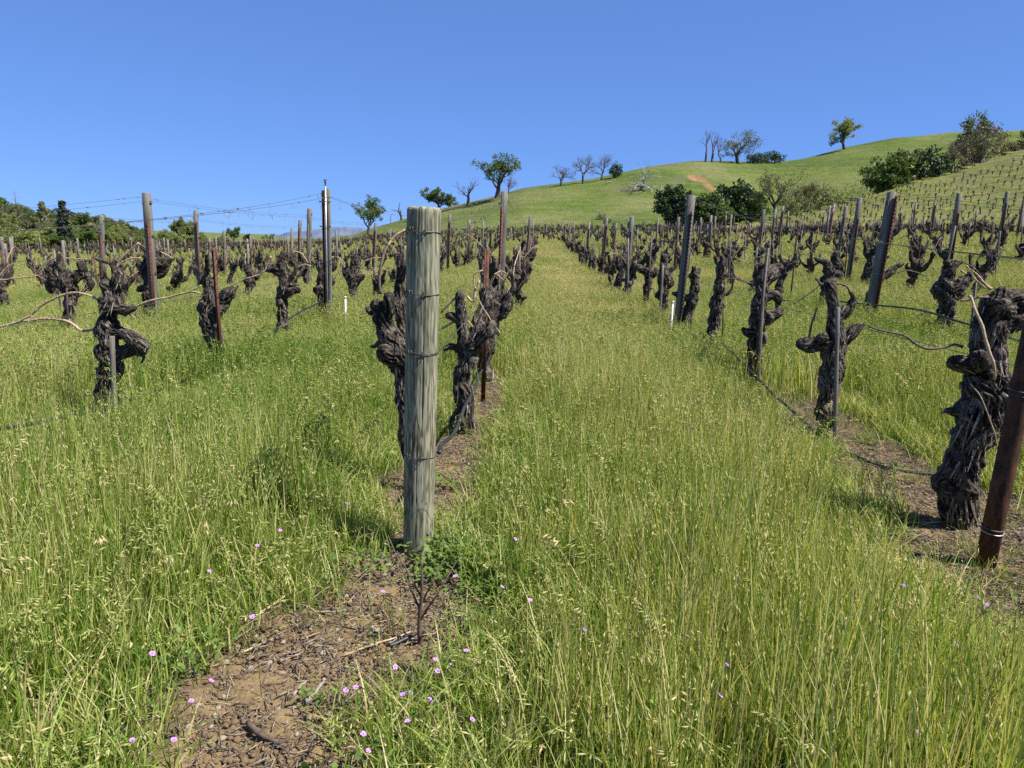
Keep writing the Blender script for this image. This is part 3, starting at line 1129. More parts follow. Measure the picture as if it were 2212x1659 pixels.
def gnarl(limbs, voxel, seed, strips=200, knobs=1.0, lump=.3, fib=.13):
    """old vine wood: limbs fused into one skin, lumped, fibrous, with peeling strips of bark"""
    g = np.random.default_rng(seed)
    mb = MB()
    S, T, R, U, NN = [], [], [], [], []
    for P, r in limbs:
        P2, R2 = catmull(P, r, max(.012, float(np.min(r)) * .6))
        nz = fbm(P2 * 9 + seed * 3.1, 2, seed)
        R3 = R2 * (1 + lump * nz)
        P3 = P2 + np.stack([vnoise(P2 * 7 + k * 31.7, seed + k) for k in range(3)], -1) * R2[:, None] * .28
        mb.tube(P3, R3, 12, True, rnd=True)
        t, n, b = frames(P3)
        S.append(P3), T.append(t), R.append(R3), NN.append(n)
        U.append(np.concatenate([[0], np.cumsum(np.linalg.norm(np.diff(P3, axis=0), axis=1))]) + g.random() * 20)
        L = np.sum(np.linalg.norm(np.diff(P, axis=0), axis=1))
        for _ in range(int(round(1.3 * knobs * L / (np.mean(r) * 3.2)))):
            i = g.integers(0, len(P3))
            an = g.random() * 6.283
            off = (math.cos(an) * n[i] + math.sin(an) * b[i]) * R3[i] * g.uniform(.45, .85)
            mb.sphere(P3[i] + off, R3[i] * g.uniform(.35, .62) * np.array([1, 1, g.uniform(.7, 1.4)]))
    V, Q = remesh(mb, voxel)
    S, T, R, U, NN = np.vstack(S), np.vstack(T), np.concatenate(R), np.concatenate(U), np.vstack(NN)
    idx = np.empty(len(V), int)
    for a in range(0, len(V), 4000):
        d = np.linalg.norm(V[a:a + 4000, None, :] - S[None], axis=2) / np.maximum(R[None], .012) ** .5
        idx[a:a + 4000] = np.argmin(d, 1)
    nrm = vnormals(V, Q)
    v = V - S[idx]
    B = np.cross(T[idx], NN[idx])
    ang = np.arctan2(np.sum(v * B, 1), np.sum(v * NN[idx], 1))
    rr = np.maximum(R[idx], .012)
    u = U[idx] + np.sum(v * T[idx], 1)
    tw = ang + u * 3.0 + 1.2 * vnoise(V * 5, seed + 2)
    q = np.stack([np.cos(tw) * 5 * (rr / .05) ** .5, np.sin(tw) * 5 * (rr / .05) ** .5, u * 12], -1)
    ridg = 1 - np.abs(fbm(q, 3, seed + 5)) * 1.5
    q2 = np.stack([np.cos(tw) * 8 * (rr / .05) ** .5, np.sin(tw) * 8 * (rr / .05) ** .5, u * 14], -1)
    fine = vnoise(q2, seed + 9)
    low = fbm(V * 14, 2, seed + 6)
    dsp = rr * (fib * (ridg - .5) * 1.3 + .08 * fine + .2 * low)
    V2 = V + nrm * dsp[:, None]
    tint = np.clip(.30 + .5 * (ridg - .45) + .2 * fine + .12 * low, 0, 1)
    out = MB()
    out.add(V2, Q, None, tint)
    out.fibre = np.stack([np.cos(tw) * rr, np.sin(tw) * rr, u], -1)
    # peeling bark
    n = min(int(strips * 1.7), len(V2))
    if n:
        pick = g.choice(len(V2), n, replace=False)
        for i in pick:
            k = idx[i]
            t = T[k].copy()
            if t[2] > 0:
                t = -t                        # strips hang down
            L = (.018 + .075 * g.random() ** 2) * (rr[i] / .05) ** .4
            wd = g.uniform(.002, .0062)
            sd_ = np.cross(t, nrm[i])
            sd_ /= np.linalg.norm(sd_) + 1e-9
            s = np.linspace(0, 1, 5)[:, None]
            lift = (.03 + .5 * g.random() ** 3) * L
            wig = g.normal(0, .12) * L
            P = V2[i] - nrm[i] * .003 + t * L * s + nrm[i] * lift * s ** 2.2 + sd_ * wig * s ** 2 - np.array([0, 0, 1]) * L * .15 * s ** 2
            ww = wd * (1 - .75 * s ** 2)
            vv = np.stack([P - sd_ * ww, P + sd_ * ww], 1).reshape(-1, 3)
            j = np.arange(4) * 2
            out.add(vv, np.stack([j, j + 1, j + 3, j + 2], -1), None, np.clip(g.normal(.6, .2), .15, 1))
    return out


def cane_mesh(name, P, R, mat, seed=0, buds=True):
    g = np.random.default_rng(seed)
    P2, R2 = catmull(P, R, .02)
    wob = np.stack([vnoise(P2 * 11 + k * 13, seed + k) for k in range(3)], -1) * .006
    wob[0] = wob[-1] = 0
    P2 = P2 + wob
    s = np.concatenate([[0], np.cumsum(np.linalg.norm(np.diff(P2, axis=0), axis=1))])
    node = .5 + .5 * np.cos(s / .085 * 2 * math.pi)
    mb = MB()
    mb.tube(P2, R2 * (1 + .35 * node ** 10), 7, True)
    if buds:
        for q in np.arange(.05, s[-1], .085):
            i = np.searchsorted(s, q)
            d = g.normal(0, 1, 3)
            d /= np.linalg.norm(d)
            mb.tube([P2[min(i, len(P2) - 1)], P2[min(i, len(P2) - 1)] + d * R2[0] * g.uniform(1.6, 3.2)], [R2[0] * .6, R2[0] * .25], 5)
    return mb.mesh(name, mat)


def vine(label, base_px, Y, zf, limbs, canes=(), voxel=.008, seed=1, strips=220, group='old vines along the vineyard rows', knobs=.8, **kw):
    """a near vine traced from the photo: limbs and canes share the zoom frame zf"""
    x, y, z = at_plane(*zf(*base_px), Y)
    base = np.array([x, Y, hgt(x, Y)])
    t = thing('grape_vine', label, 'grapevine', base, group)
    L = []
    for lm in limbs:
        P, R = trace(zf, Y, lm)
        if not L and P[0][2] > base[2]:      # its foot stands hidden in the grass
            P = np.vstack([[P[0][0], P[0][1], base[2] - .08], P])
            R = np.concatenate([[R[0] * 1.12], R])
        L.append((P - base, R))
    link('trunk', gnarl(L, voxel, seed, strips, knobs, **kw).mesh('vine_trunk', BARK), t)
    for i, (pts, mat) in enumerate(canes):
        P, R = trace(zf, Y, pts)
        link('cane', cane_mesh('cane', P - base, np.maximum(R, .0028), mat, seed * 10 + i), t)
    return t


def near_vines():
    V = vine
    # --- row of the round post
    V('thick dark vine leaning out left behind the round post, with a pale sawn stub', (247, 1245), 3.95, z6,
      [[(262, 1290, 34), (256, 1180, 32), (247, 1050, 36, -.02), (243, 940, 40), (238, 850, 50), (228, 780, 62), (205, 720, 68, -.03), (175, 660, 62, -.04), (150, 590, 56, -.05), (130, 530, 46, -.06), (105, 515, 34, -.07)],
       [(190, 740, 46), (160, 735, 46, -.10), (140, 715, 40, -.14)], [(150, 560, 40), (172, 510, 38, -.09), (165, 470, 24, -.1)], [(110, 540, 30), (85, 540, 26), (72, 525, 18)],
       [(232, 820, 44), (245, 700, 46, .06), (232, 600, 42, .08), (216, 500, 36, .08), (216, 400, 30, .07), (222, 320, 26, .06), (226, 290, 20, .06)], [(222, 370, 22, .06), (245, 340, 24, .05), (250, 325, 16, .05)],
       [(160, 640, 14), (110, 690, 9), (88, 697, 5)]],
      [([(128, 460, 8, -.06), (122, 400, 8, -.05), (134, 330, 8, -.04), (150, 270, 9, 0), (160, 245, 8, .02)], CANE_DARK), ([(160, 245, 6.5, .02), (180, 215, 6, .04), (215, 185, 6, .05), (246, 166, 5, .06)], CANE), ([(230, 285, 6, .06), (241, 245, 5, .05)], CANE),
       ([(205, 640, 4, -.1), (212, 690, 4, -.12), (222, 745, 5, -.12)], CANE_DARK)], voxel=.0062, seed=11, strips=420)
    V('shaggy thick vine just behind and right of the round post, beside the rusty stake', (490, 1100), 5.2, z6,
      [[(470, 1115, 52), (490, 1050, 42), (498, 960, 45), (502, 870, 52), (508, 790, 54), (510, 710, 52), (500, 640, 36), (500, 560, 34), (495, 500, 30), (490, 460, 22)],
       [(490, 720, 30), (450, 700, 24), (415, 712, 14)], [(500, 590, 26), (455, 562, 20), (432, 558, 14)], [(520, 720, 44), (560, 660, 44), (580, 580, 40, .1), (600, 510, 34, .15), (612, 450, 30, .2)],
       [(545, 690, 26), (600, 640, 30, -.05), (635, 600, 26, -.05)], [(440, 1110, 14), (415, 1085, 9)], [(520, 1110, 20), (530, 1060, 24), (535, 960, 22), (540, 880, 22)]],
      [([(515, 490, 6), (480, 474, 7), (440, 500, 7), (404, 542, 6)], CANE), ([(510, 510, 5), (492, 560, 6), (450, 592, 6), (404, 618, 6)], CANE), ([(560, 440, 5), (548, 395, 4), (556, 362, 4), (590, 352, 4)], CANE),
       ([(520, 470, 6), (545, 490, 7), (560, 430, 7), (575, 400, 6)], CANE), ([(500, 560, 4), (530, 590, 4), (560, 640, 4)], CANE), ([(560, 470, 3), (620, 570, 3), (670, 640, 3)], CANE)], voxel=.0068, seed=12, strips=480)
    # --- row left of it
    V('twisted vine with long pale canes and a wooden lath, nearest at the left', (690, 1440), 5.35, z1,
      [[(685, 1480, 84), (690, 1400, 74), (708, 1300, 68), (720, 1200, 74), (722, 1100, 84), (705, 1000, 84), (708, 920, 70), (718, 850, 72), (715, 780, 62), (695, 720, 58)], [(700, 730, 55), (668, 705, 46, -.03)],
       [(715, 740, 50), (745, 690, 56, -.02), (752, 640, 50), (735, 600, 40)], [(740, 850, 42), (800, 860, 34, -.03), (862, 850, 24, -.05)],
       [(720, 1010, 60), (800, 1010, 52, -.03), (860, 1050, 58, -.05), (905, 1100, 56, -.04), (890, 1130, 40)], [(905, 1130, 18), (925, 1170, 12), (905, 1205, 8)], [(720, 1180, 60), (800, 1130, 58), (850, 1100, 54)], [(690, 1400, 56), (650, 1440, 30), (620, 1470, 16)], [(735, 600, 20), (700, 560, 14), (660, 545, 16), (620, 530, 12)]],
      [([(660, 825, 9), (600, 778, 8), (520, 755, 8), (430, 762, 8), (330, 800, 8), (220, 870, 8), (150, 920, 8), (105, 945, 8)], CANE),
       ([(625, 985, 9), (520, 995, 10), (450, 942, 9), (340, 918, 8), (210, 925, 8), (105, 945, 8), (0, 975, 8), (-160, 1010, 7)], CANE),
       ([(860, 850, 8), (960, 808, 7), (1080, 782, 7), (1220, 742, 6), (1295, 702, 5)], CANE), ([(745, 610, 6), (765, 560, 6), (830, 480, 6), (890, 428, 5)], CANE), ([(735, 600, 6), (800, 545, 5), (900, 525, 5)], CANE),
       ([(860, 860, 5), (880, 900, 4), (890, 912, 3)], CANE_DARK)], voxel=.0066, seed=13, strips=520)
    V('fist-headed vine half hidden by a tall rusty stake at the left', (1405, 1270), 7.2, z1,
      [[(1415, 1290, 40), (1400, 1180, 50), (1375, 1060, 58), (1350, 950, 52), (1335, 860, 54), (1350, 780, 48), (1365, 710, 30), (1362, 680, 18)], [(1380, 880, 50), (1430, 810, 50), (1470, 750, 46), (1485, 735, 36)], [(1485, 740, 18), (1515, 725, 10), (1532, 705, 6)],
       [(1335, 880, 40), (1305, 850, 34), (1298, 800, 22)], [(1330, 770, 20), (1315, 730, 12)]],
      [([(1335, 800, 5), (1300, 760, 5), (1220, 748, 6), (1080, 782, 6)], CANE), ([(1470, 720, 5), (1560, 668, 5), (1690, 625, 5), (1720, 560, 5), (1742, 515, 4)], CANE)], voxel=.0085, seed=14, strips=300)
    V('tall slim vine with a crooked head and side knob, at the left', (1815, 1060), 9.0, z1,
      [[(1812, 1080, 44), (1818, 980, 42), (1815, 880, 42), (1810, 780, 44), (1825, 690, 40), (1810, 620, 42), (1765, 595, 38), (1722, 592, 28)], [(1860, 690, 20), (1888, 640, 16), (1905, 590, 15), (1880, 540, 14), (1868, 495, 8)], [(1840, 760, 38), (1885, 725, 36), (1915, 735, 26)], [(1810, 600, 36), (1808, 545, 30), (1825, 500, 22)]],
      [([(1895, 660, 5), (1915, 590, 5), (1960, 568, 5), (2000, 580, 4)], CANE), ([(1868, 510, 5), (1890, 490, 5), (1940, 500, 5), (1980, 560, 4)], CANE)], voxel=.0095, seed=15, strips=260)
    V('dark vine standing behind the post with the galvanised pipe, row at the left', (2075, 860), 11.1, z1,
      [[(2080, 900, 34), (2072, 820, 34), (2060, 740, 40), (2065, 660, 34), (2060, 580, 30), (2045, 500, 18), (2035, 470, 12)], [(2090, 640, 30), (2130, 590, 30), (2150, 560, 20)], [(2060, 740, 34), (2030, 735, 24)], [(2090, 720, 26), (2125, 690, 26), (2140, 670, 16)]],
      [([(2030, 555, 5), (2100, 545, 5), (2145, 520, 5)], CANE), ([(2140, 680, 4), (2190, 600, 4), (2195, 540, 4), (2170, 520, 4)], CANE)], voxel=.011, seed=16, strips=200)
    V('small forked vine just right of the galvanised pipe post, row at the left', (88, 1110), 12.9, z2,
      [[(90, 1120, 38), (84, 1020, 40), (72, 940, 50), (60, 860, 54), (80, 780, 42), (98, 700, 40), (110, 675, 26)], [(100, 940, 30), (150, 880, 30), (172, 865, 22)], [(60, 850, 40), (20, 845, 34), (5, 830, 24)], [(70, 700, 22), (130, 670, 18), (150, 665, 12)]],
      [([(130, 835, 5), (175, 740, 5), (260, 710, 4), (330, 705, 4)], CANE)], voxel=.0125, seed=17, strips=150)
    # --- second row at the left
    V('many-armed candelabra vine near the left edge, second row at the left', (440, 930), 9.6, z1,
      [[(440, 960, 44), (445, 860, 46), (452, 760, 54), (440, 690, 62), (420, 630, 46), (390, 575, 30), (384, 510, 24)], [(430, 700, 40), (375, 690, 32), (335, 645, 30), (322, 590, 34), (345, 555, 24)], [(470, 690, 44), (505, 640, 38), (540, 600, 32), (518, 560, 24)], [(500, 650, 26), (560, 640, 26), (585, 690, 22), (580, 735, 12)], [(330, 640, 20), (310, 720, 22), (325, 750, 12)]],
      [([(340, 620, 5), (240, 640, 5), (120, 655, 5), (-20, 672, 5)], CANE), ([(215, 645, 4), (290, 560, 4), (370, 525, 4), (450, 530, 4), (560, 535, 4)], CANE)], voxel=.0105, seed=18, strips=260)
    V('bushy-headed vine behind the tall grey post, second row at the left', (955, 760), 10.95, z1,
      [[(955, 790, 40), (958, 700, 42), (960, 610, 56), (985, 540, 44), (1000, 470, 36), (985, 440, 22)], [(950, 600, 36), (905, 570, 28), (900, 545, 16)], [(980, 590, 36), (1050, 560, 40), (1095, 540, 24)], [(1000, 640, 28), (1050, 620, 30), (1070, 590, 20)], [(940, 700, 26), (900, 730, 22), (885, 735, 14)], [(960, 560, 30), (940, 490, 24), (905, 450, 14)]],
      [([(1020, 480, 5), (1080, 510, 4), (1105, 530, 4)], CANE), ([(905, 450, 4), (890, 430, 4)], CANE)], voxel=.0105, seed=19, strips=260)
    # --- first row right of the alley
    V('massive black vine trunk at the right edge, with a hanging cane', (395, 1535), 3.62, z9,
      [[(400, 1600, 86), (398, 1500, 82), (405, 1350, 82), (415, 1200, 92), (440, 1060, 112), (475, 930, 124), (510, 800, 126, -.02), (530, 690, 112), (545, 560, 108), (555, 450, 104), (580, 340, 96), (610, 250, 86), (630, 190, 78), (645, 150, 50)],
       [(480, 520, 70), (425, 520, 66, -.03), (390, 510, 50, -.04)], [(500, 500, 56), (515, 490, 50, -.14)], [(440, 790, 46), (385, 765, 34), (350, 762, 22)], [(560, 800, 70), (620, 820, 52, -.05), (650, 800, 36, -.06)], [(610, 330, 64), (690, 310, 56), (735, 270, 44), (760, 220, 36)], [(620, 250, 60), (640, 230, 66, -.1)],
       [(640, 200, 60), (700, 190, 50), (750, 200, 40)], [(450, 1300, 60), (480, 1400, 30), (480, 1500, 24), (470, 1560, 28)]],
      [([(462, 165, 8, -.1), (485, 230, 8, -.13), (520, 310, 9, -.16), (560, 430, 9, -.2), (588, 520, 8, -.22), (592, 600, 7, -.22)], CANE), ([(575, 130, 10), (540, 95, 7), (490, 40, 5), (450, 10, 4)], CANE), ([(560, 170, 7), (500, 170, 7), (450, 185, 6), (405, 180, 4)], CANE_DARK),
       ([(640, 640, 9, -.1), (680, 610, 8, -.16), (722, 570, 7, -.2)], CANE_DARK), ([(430, 430, 9), (390, 420, 7), (330, 435, 7), (250, 437, 7), (190, 410, 7), (110, 372, 6), (0, 345, 6), (-60, 325, 5)], CANE_DARK), ([(470, 620, 2.5, -.2), (530, 700, 2.5, -.22), (590, 860, 2.2, -.22), (610, 960, 2, -.22)], CANE)], voxel=.0062, seed=21, strips=700, knobs=.45, fib=.11)
    V('cross-shaped vine with two stub arms and a lath, right of the alley', (1065, 1275), 5.3, z5,
      [[(1060, 1300, 62), (1066, 1230, 54), (1080, 1120, 56), (1092, 1000, 56), (1102, 880, 58), (1110, 780, 62), (1112, 700, 64), (1125, 610, 50), (1128, 530, 44), (1112, 450, 40), (1098, 390, 40), (1082, 345, 32)], [(1090, 690, 50), (1040, 690, 46), (985, 700, 40), (925, 690, 30)], [(1130, 700, 48), (1185, 660, 44), (1240, 615, 36), (1288, 580, 20)], [(1140, 545, 38), (1185, 515, 36), (1220, 470, 30), (1232, 430, 24), (1212, 395, 14)], [(1050, 660, 36), (1055, 650, 40, -.08)], [(1070, 1240, 40), (1030, 1280, 24), (1005, 1300, 12)]],
      [([(970, 670, 7), (985, 590, 7), (1010, 520, 6), (1022, 480, 5)], CANE_DARK), ([(1060, 345, 8), (1040, 345, 8), (1012, 312, 7)], CANE_DARK), ([(1110, 345, 7), (1150, 345, 7), (1195, 365, 7), (1210, 400, 8)], CANE_DARK), ([(1050, 345, 4), (960, 410, 4), (885, 460, 4)], CANE_DARK)], voxel=.0068, seed=22, strips=460, knobs=.6)
    V('bulky vine with a hooked right arm behind a dark stake and lath', (650, 930), 7.1, z5,
      [[(645, 970, 46), (650, 880, 48), (660, 790, 50), (668, 700, 50), (676, 600, 50), (690, 500, 52), (692, 410, 50), (690, 340, 42), (700, 310, 26)], [(700, 370, 30), (745, 335, 22), (808, 295, 11)], [(715, 420, 34), (770, 400, 26), (805, 430, 24), (790, 470, 16)], [(700, 540, 40), (750, 530, 44), (795, 510, 34), (822, 492, 12)], [(660, 640, 36), (615, 620, 32), (596, 600, 20)], [(690, 350, 36), (730, 300, 34), (770, 265, 40, .2), (800, 250, 26, .2)]],
      [([(800, 420, 6), (840, 440, 5), (870, 440, 4)], CANE_DARK), ([(700, 320, 5), (640, 340, 4), (560, 320, 4), (480, 310, 3)], CANE_DARK)], voxel=.0082, seed=23, strips=360)
    V('slender leaning vine with one thin upturned spur, right of the alley', (400, 720), 8.85, z5,
      [[(400, 770, 34), (405, 680, 38), (418, 600, 40), (435, 520, 40), (446, 440, 40), (455, 360, 36), (465, 290, 32), (478, 230, 30), (470, 190, 18)], [(470, 400, 16), (505, 400, 13), (530, 370, 11), (535, 320, 7)], [(465, 300, 26), (500, 290, 20)], [(475, 220, 20), (500, 200, 16), (505, 180, 10)]],
      [([(520, 190, 5), (535, 240, 5), (545, 295, 5), (580, 320, 4), (650, 345, 4)], CANE_DARK)], voxel=.0095, seed=24, strips=240)
    V('vine tucked behind the tall dark post right of the alley', (285, 600), 10.7, z5,
      [[(272, 620, 34), (275, 540, 32), (285, 470, 34), (300, 410, 40), (312, 340, 36), (318, 290, 28), (310, 250, 18)], [(270, 420, 24), (225, 405, 20), (192, 400, 12)], [(300, 300, 24), (335, 280, 18), (345, 260, 10)]],
      [([(310, 180, 5), (300, 150, 5), (315, 130, 4)], CANE_DARK)], voxel=.011, seed=25, strips=200)
    V('vine with a wooden lath beside the white pipe right of the alley', (128, 520), 12.4, z5,
      [[(125, 560, 28), (132, 470, 32), (140, 380, 34), (140, 300, 34), (138, 240, 24), (140, 190, 22)], [(150, 340, 24), (180, 350, 24), (170, 300, 14)], [(150, 290, 20), (190, 260, 16), (212, 240, 9)]], [([(150, 200, 5), (190, 170, 4), (200, 140, 4)], CANE_DARK)], voxel=.012, seed=26, strips=150)
    V('two-headed vine just left of the low lath vine, row right of the alley', (40, 450), 14.2, z5,
      [[(42, 500, 24), (42, 400, 26), (45, 330, 28), (40, 270, 30), (10, 260, 22), (-10, 250, 20)], [(50, 300, 26), (85, 285, 20), (90, 260, 14)], [(45, 270, 26), (50, 210, 24), (40, 170, 16)]], [], voxel=.0135, seed=27, strips=120)
    # --- second row right of the alley
    V('dark goblet-shaped vine left of the massive trunk, second row right of the alley', (1745, 620), 9.3, z5,
      [[(1745, 690, 44), (1748, 600, 42), (1758, 520, 46), (1765, 440, 56), (1765, 380, 60), (1775, 310, 48), (1780, 260, 52), (1765, 220, 30)], [(1770, 270, 40), (1820, 230, 34), (1850, 220, 18)], [(1790, 370, 46), (1850, 345, 38), (1895, 310, 28), (1900, 280, 14)], [(1810, 400, 40), (1850, 400, 26)]],
      [([(1850, 270, 6), (1920, 310, 5), (1990, 370, 5)], CANE), ([(1780, 210, 4), (1850, 215, 4), (1930, 260, 4), (1990, 340, 4)], CANE_DARK)], voxel=.010, seed=28, strips=260)
    V('slim vine leaning on the tall leaning post, second row right of the alley', (1325, 540), 11.0, z5,
      [[(1320, 590, 34), (1332, 500, 38), (1342, 420, 40), (1355, 340, 40), (1368, 270, 36), (1375, 230, 22)], [(1370, 330, 28), (1420, 290, 24), (1470, 250, 18), (1515, 228, 10)]], [([(1415, 320, 5), (1480, 280, 4), (1560, 270, 4), (1650, 300, 4)], CANE_DARK)], voxel=.011, seed=29, strips=200)
    V('open Y-shaped vine rising behind the head of the cross-shaped vine', (1090, 330), 12.9, z5,
      [[(1052, 470, 30), (1060, 400, 30), (1085, 330, 36), (1092, 270, 34), (1070, 225, 24), (1030, 212, 22), (1008, 195, 12)], [(1100, 270, 30), (1130, 225, 26), (1130, 170, 20)], [(1110, 280, 26), (1150, 290, 18)]], [([(1130, 200, 5), (1110, 165, 4)], CANE_DARK)], voxel=.0125, seed=30, strips=160)


near_vines()
print('near vines done', len(bpy.data.objects))


# ------------------------------------------------------------------ rows
ROW0, ROWS, VY0, VYS = -.53, 2.68, 3.52, 1.825
ORD = ['nearest', 'second', 'third', 'fourth', 'fifth', 'sixth', 'seventh', 'eighth', 'ninth', 'tenth', 'eleventh', 'twelfth', 'thirteenth', 'fourteenth', 'fifteenth', 'sixteenth', 'seventeenth', 'eighteenth', 'nineteenth', 'twentieth',
       'twenty-first', 'twenty-second', 'twenty-third', 'twenty-fourth', 'twenty-fifth', 'twenty-sixth', 'twenty-seventh', 'twenty-eighth', 'twenty-ninth', 'thirtieth']
NTH = ['first'] + ORD[1:]


def row_name(k):
    if k == 0:
        return 'the row behind the round post'
    if k < 0:
        return 'the %s row left of the round post' % NTH[-k - 1]
    return 'the %s row right of the grass alley' % NTH[k - 1]


def in_view(x, y, z=.8, mx=130):
    u, v, d = project((x, y, z))
    return d > .5 and -mx < u < W + mx


def row_vine_limbs(g):
    h = g.uniform(.68, .95)
    n = 6
    t = np.linspace(0, 1, n)
    wx, wy = np.cumsum(g.normal(0, .035, n)), np.cumsum(g.normal(0, .035, n))
    P = np.stack([wx - wx[0], wy - wy[0], -.06 + (h + .06) * t], -1)
    r0 = g.uniform(.055, .085)
    R = r0 * (1.12 - .28 * t) * (1 + .15 * g.normal(0, 1, n))
    R[-1] *= 1.25
    L = [(P, R)]
    top = P[-1]
    m = g.integers(3, 7)
    a0 = g.random() * 6.28
    for i in range(m):
        an = a0 + i * 6.283 / m + g.normal(0, .4)
        ln = g.uniform(.12, .36)
        up = g.uniform(.5, 1.5)
        st = top - np.array([0, 0, g.uniform(0, .28)])
        d = np.array([math.cos(an), math.sin(an), 0])
        p1 = st + d * ln * .42 + np.array([0, 0, ln * up * .25])
        p2 = st + d * ln * .7 + np.array([0, 0, ln * up * .65])
        p3 = p2 + d * ln * g.uniform(-.1, .25) + np.array([0, 0, ln * g.uniform(.15, .6)])
        r1 = r0 * g.uniform(.45, .72)
        L.append((np.array([st, p1, p2, p3]), np.array([r1 * 1.1, r1, r1 * .9, r1 * g.uniform(.35, .7)])))
        for _ in range(int(g.integers(0, 3))):       # stubby spurs left by pruning
            q = p2 + (p3 - p2) * g.random()
            e = q + np.array([g.normal(0, .05), g.normal(0, .05), g.uniform(.03, .11)])
            L.append((np.array([q, (q + e) / 2, e]), np.array([.016, .013, .008])))
    if g.random() < .6:
        st = P[3]
        an = g.random() * 6.28
        d = np.array([math.cos(an), math.sin(an), .1])
        L.append((np.array([st, st + d * .1, st + d * .15]), np.array([r0 * .7, r0 * .6, r0 * .4])))
    return L


def build_rows():
    g = np.random.default_rng(77)
    protos, lows, lims = [], [], []
    for k in range(10):
        L = row_vine_limbs(g)
        lims.append(L)
        mb = gnarl(L, .0135, 100 + k, 170, .9)
        for P, r in L[1:]:
            for _ in range(1):               # short bare twigs on the heads
                d = np.array([g.normal(0, .5), g.normal(0, .5), 1.0]) * g.uniform(.05, .15)
                mb.tube([P[-1] - d * .1, P[-1] + d * .5 + g.normal(0, .01, 3), P[-1] + d], [.006, .0048, .003], 4, True, g.uniform(.3, .8))
        protos.append(mb.mesh('row_vine_trunk', BARK))
    for k in range(6):
        lows.append(gnarl(lims[k], .029, 200 + k, 40, .9).mesh('far_vine', BARK))
    canes = []
    for k in range(10):
        cs = []
        for L in lims[k][1:4]:
            if g.random() < .75:
                p = L[0][-1]
                d = np.array([g.normal(0, .5), g.choice([-1, 1]) * g.uniform(.3, 1), 0])
                up = g.uniform(.05, .3)
                P = np.array([p - [0, 0, .02], p + d * .1 + [0, 0, up * .5], p + d * .28 + [0, 0, up], p + d * .5 + [0, 0, up * g.uniform(.5, 1.1)]])
                cs.append(cane_mesh('cane', P, np.array([.006, .005, .0045, .0035]), CANE if g.random() < .6 else CANE_DARK, 300 + k))
        canes.append(cs)
    taken = {(0, 0), (0, 1)} | {(-1, n) for n in range(6)} | {(-2, n) for n in range(5)} | {(1, n) for n in range(7)} | {(2, n) for n in range(6)}
    spots = []
    for k in range(-34, 40):
        x0 = ROW0 + ROWS * k
        for n in range(0, 75):
            y = VY0 + VYS * n + g.normal(0, .1)
            x = x0 + g.normal(0, .06)
            if (k, n) in taken or (k < -1 and n < 1):
                continue
            r = math.hypot(x, y)
            az = math.atan2(x, y)
            if r > np.interp(az, FB[0], FB[1]) - 3 or (az > NB[0][0] and r > np.interp(az, NB[0], NB[1]) + 2):
                continue
            if y > 62 + 3 * math.sin(x * .05) or r < 4.5 or not in_view(x, y) or g.random() < .05:
                continue
            spots.append((r, k, n, x, y))
    spots.sort()
    near = spots[:300 - 19]
    for r, k, n, x, y in near:
        z = float(hgt(x, y))
        i = g.integers(0, 10)
        rz = g.random() * 6.283
        s = g.uniform(.92, 1.16) if k < 0 else g.uniform(1.0, 1.25)
        rn = row_name(k)
        if r < 24:
            lab = '%s gnarled bare vine from the front in %s' % (ORD[min(n, 28)], rn)
            if n == 0:
                lab = 'nearest gnarled bare vine in ' + rn
            grp = 'old vines along the vineyard rows'
            t = thing('grape_vine', lab, 'grapevine', (x, y, z), grp)
            link('trunk', protos[i], t)
            for c in canes[i]:
                link('cane', c, t)
            t.rotation_euler = (g.normal(0, .04), g.normal(0, .04), rz)
            t.scale = (s, s, s * g.uniform(.92, 1.1))
        else:
            t = thing('grape_vine', 'small far-off bare vine well back in ' + rn, 'grapevine', (x, y, z), 'far vines in ' + rn, protos[i] if r < 30 else lows[i % 6])
            t.rotation_euler = (0, 0, rz)
            t.scale = (s, s, s * g.uniform(.92, 1.1))
    far = spots[300 - 19:]
    pts = [(x, y, float(hgt(x, y))) for r, k, n, x, y in far]
    ca, sa = math.cos(math.radians(52)), math.sin(math.radians(52))
    blk = []
    for a in np.arange(-200, 200, 2.3):
        for b in np.arange(-200, 200, 1.45):
            x, y = a * ca - b * sa, a * sa + b * ca
            if y < 67 or abs(x) > y * .95:
                continue
            x, y = x + g.normal(0, .12), y + g.normal(0, .12)
            r, az = math.hypot(x, y), math.atan2(x, y)
            if r > np.interp(az, FB[0], FB[1]) + 4 or (az > NB[0][0] and r > np.interp(az, NB[0], NB[1]) + 2) or g.random() < .1:
                continue
            blk.append((x, y, float(hgt(x, y))))
    pts = np.array(pts + blk)
    global BLOCK
    BLOCK = np.array(blk)
    # young vines on the slope at the right: contour rows
    hv = []
    for rr in np.arange(97, 190, 3.1):
        for az in np.arange(NB[0][0] - .01, math.radians(46), 2.3 / rr):
            a2 = az + g.normal(0, .12) / rr
            r2 = rr + g.normal(0, .25) + 4.0 * math.sin(az * 9 + rr * .01)
            rcst = np.interp(a2, NB[3], NB[4])
            rb = np.interp(a2, NB[0], NB[1])
            if rb < r2 < rb + (rcst - rb) * (.99 if a2 < math.radians(27) else .80) and a2 > NB[0][0] and g.random() < .86:
                x, y = r2 * math.sin(a2), r2 * math.cos(a2)
                hv.append((x, y, float(hgt(x, y))))
    hv = np.array(hv)
    proto_collection('far_vine', lows)
    scatter('distant_vines', 'bare vines covering the far vineyard and the slope at the right', 'far_vine', np.vstack([pts, hv]),
            np.concatenate([g.uniform(.85, 1.15, len(pts)), g.uniform(.8, 1.12, len(hv))]))
    # ---- posts, stakes
    hs_ = hv[g.random(len(hv)) < .30]
    return spots, hs_


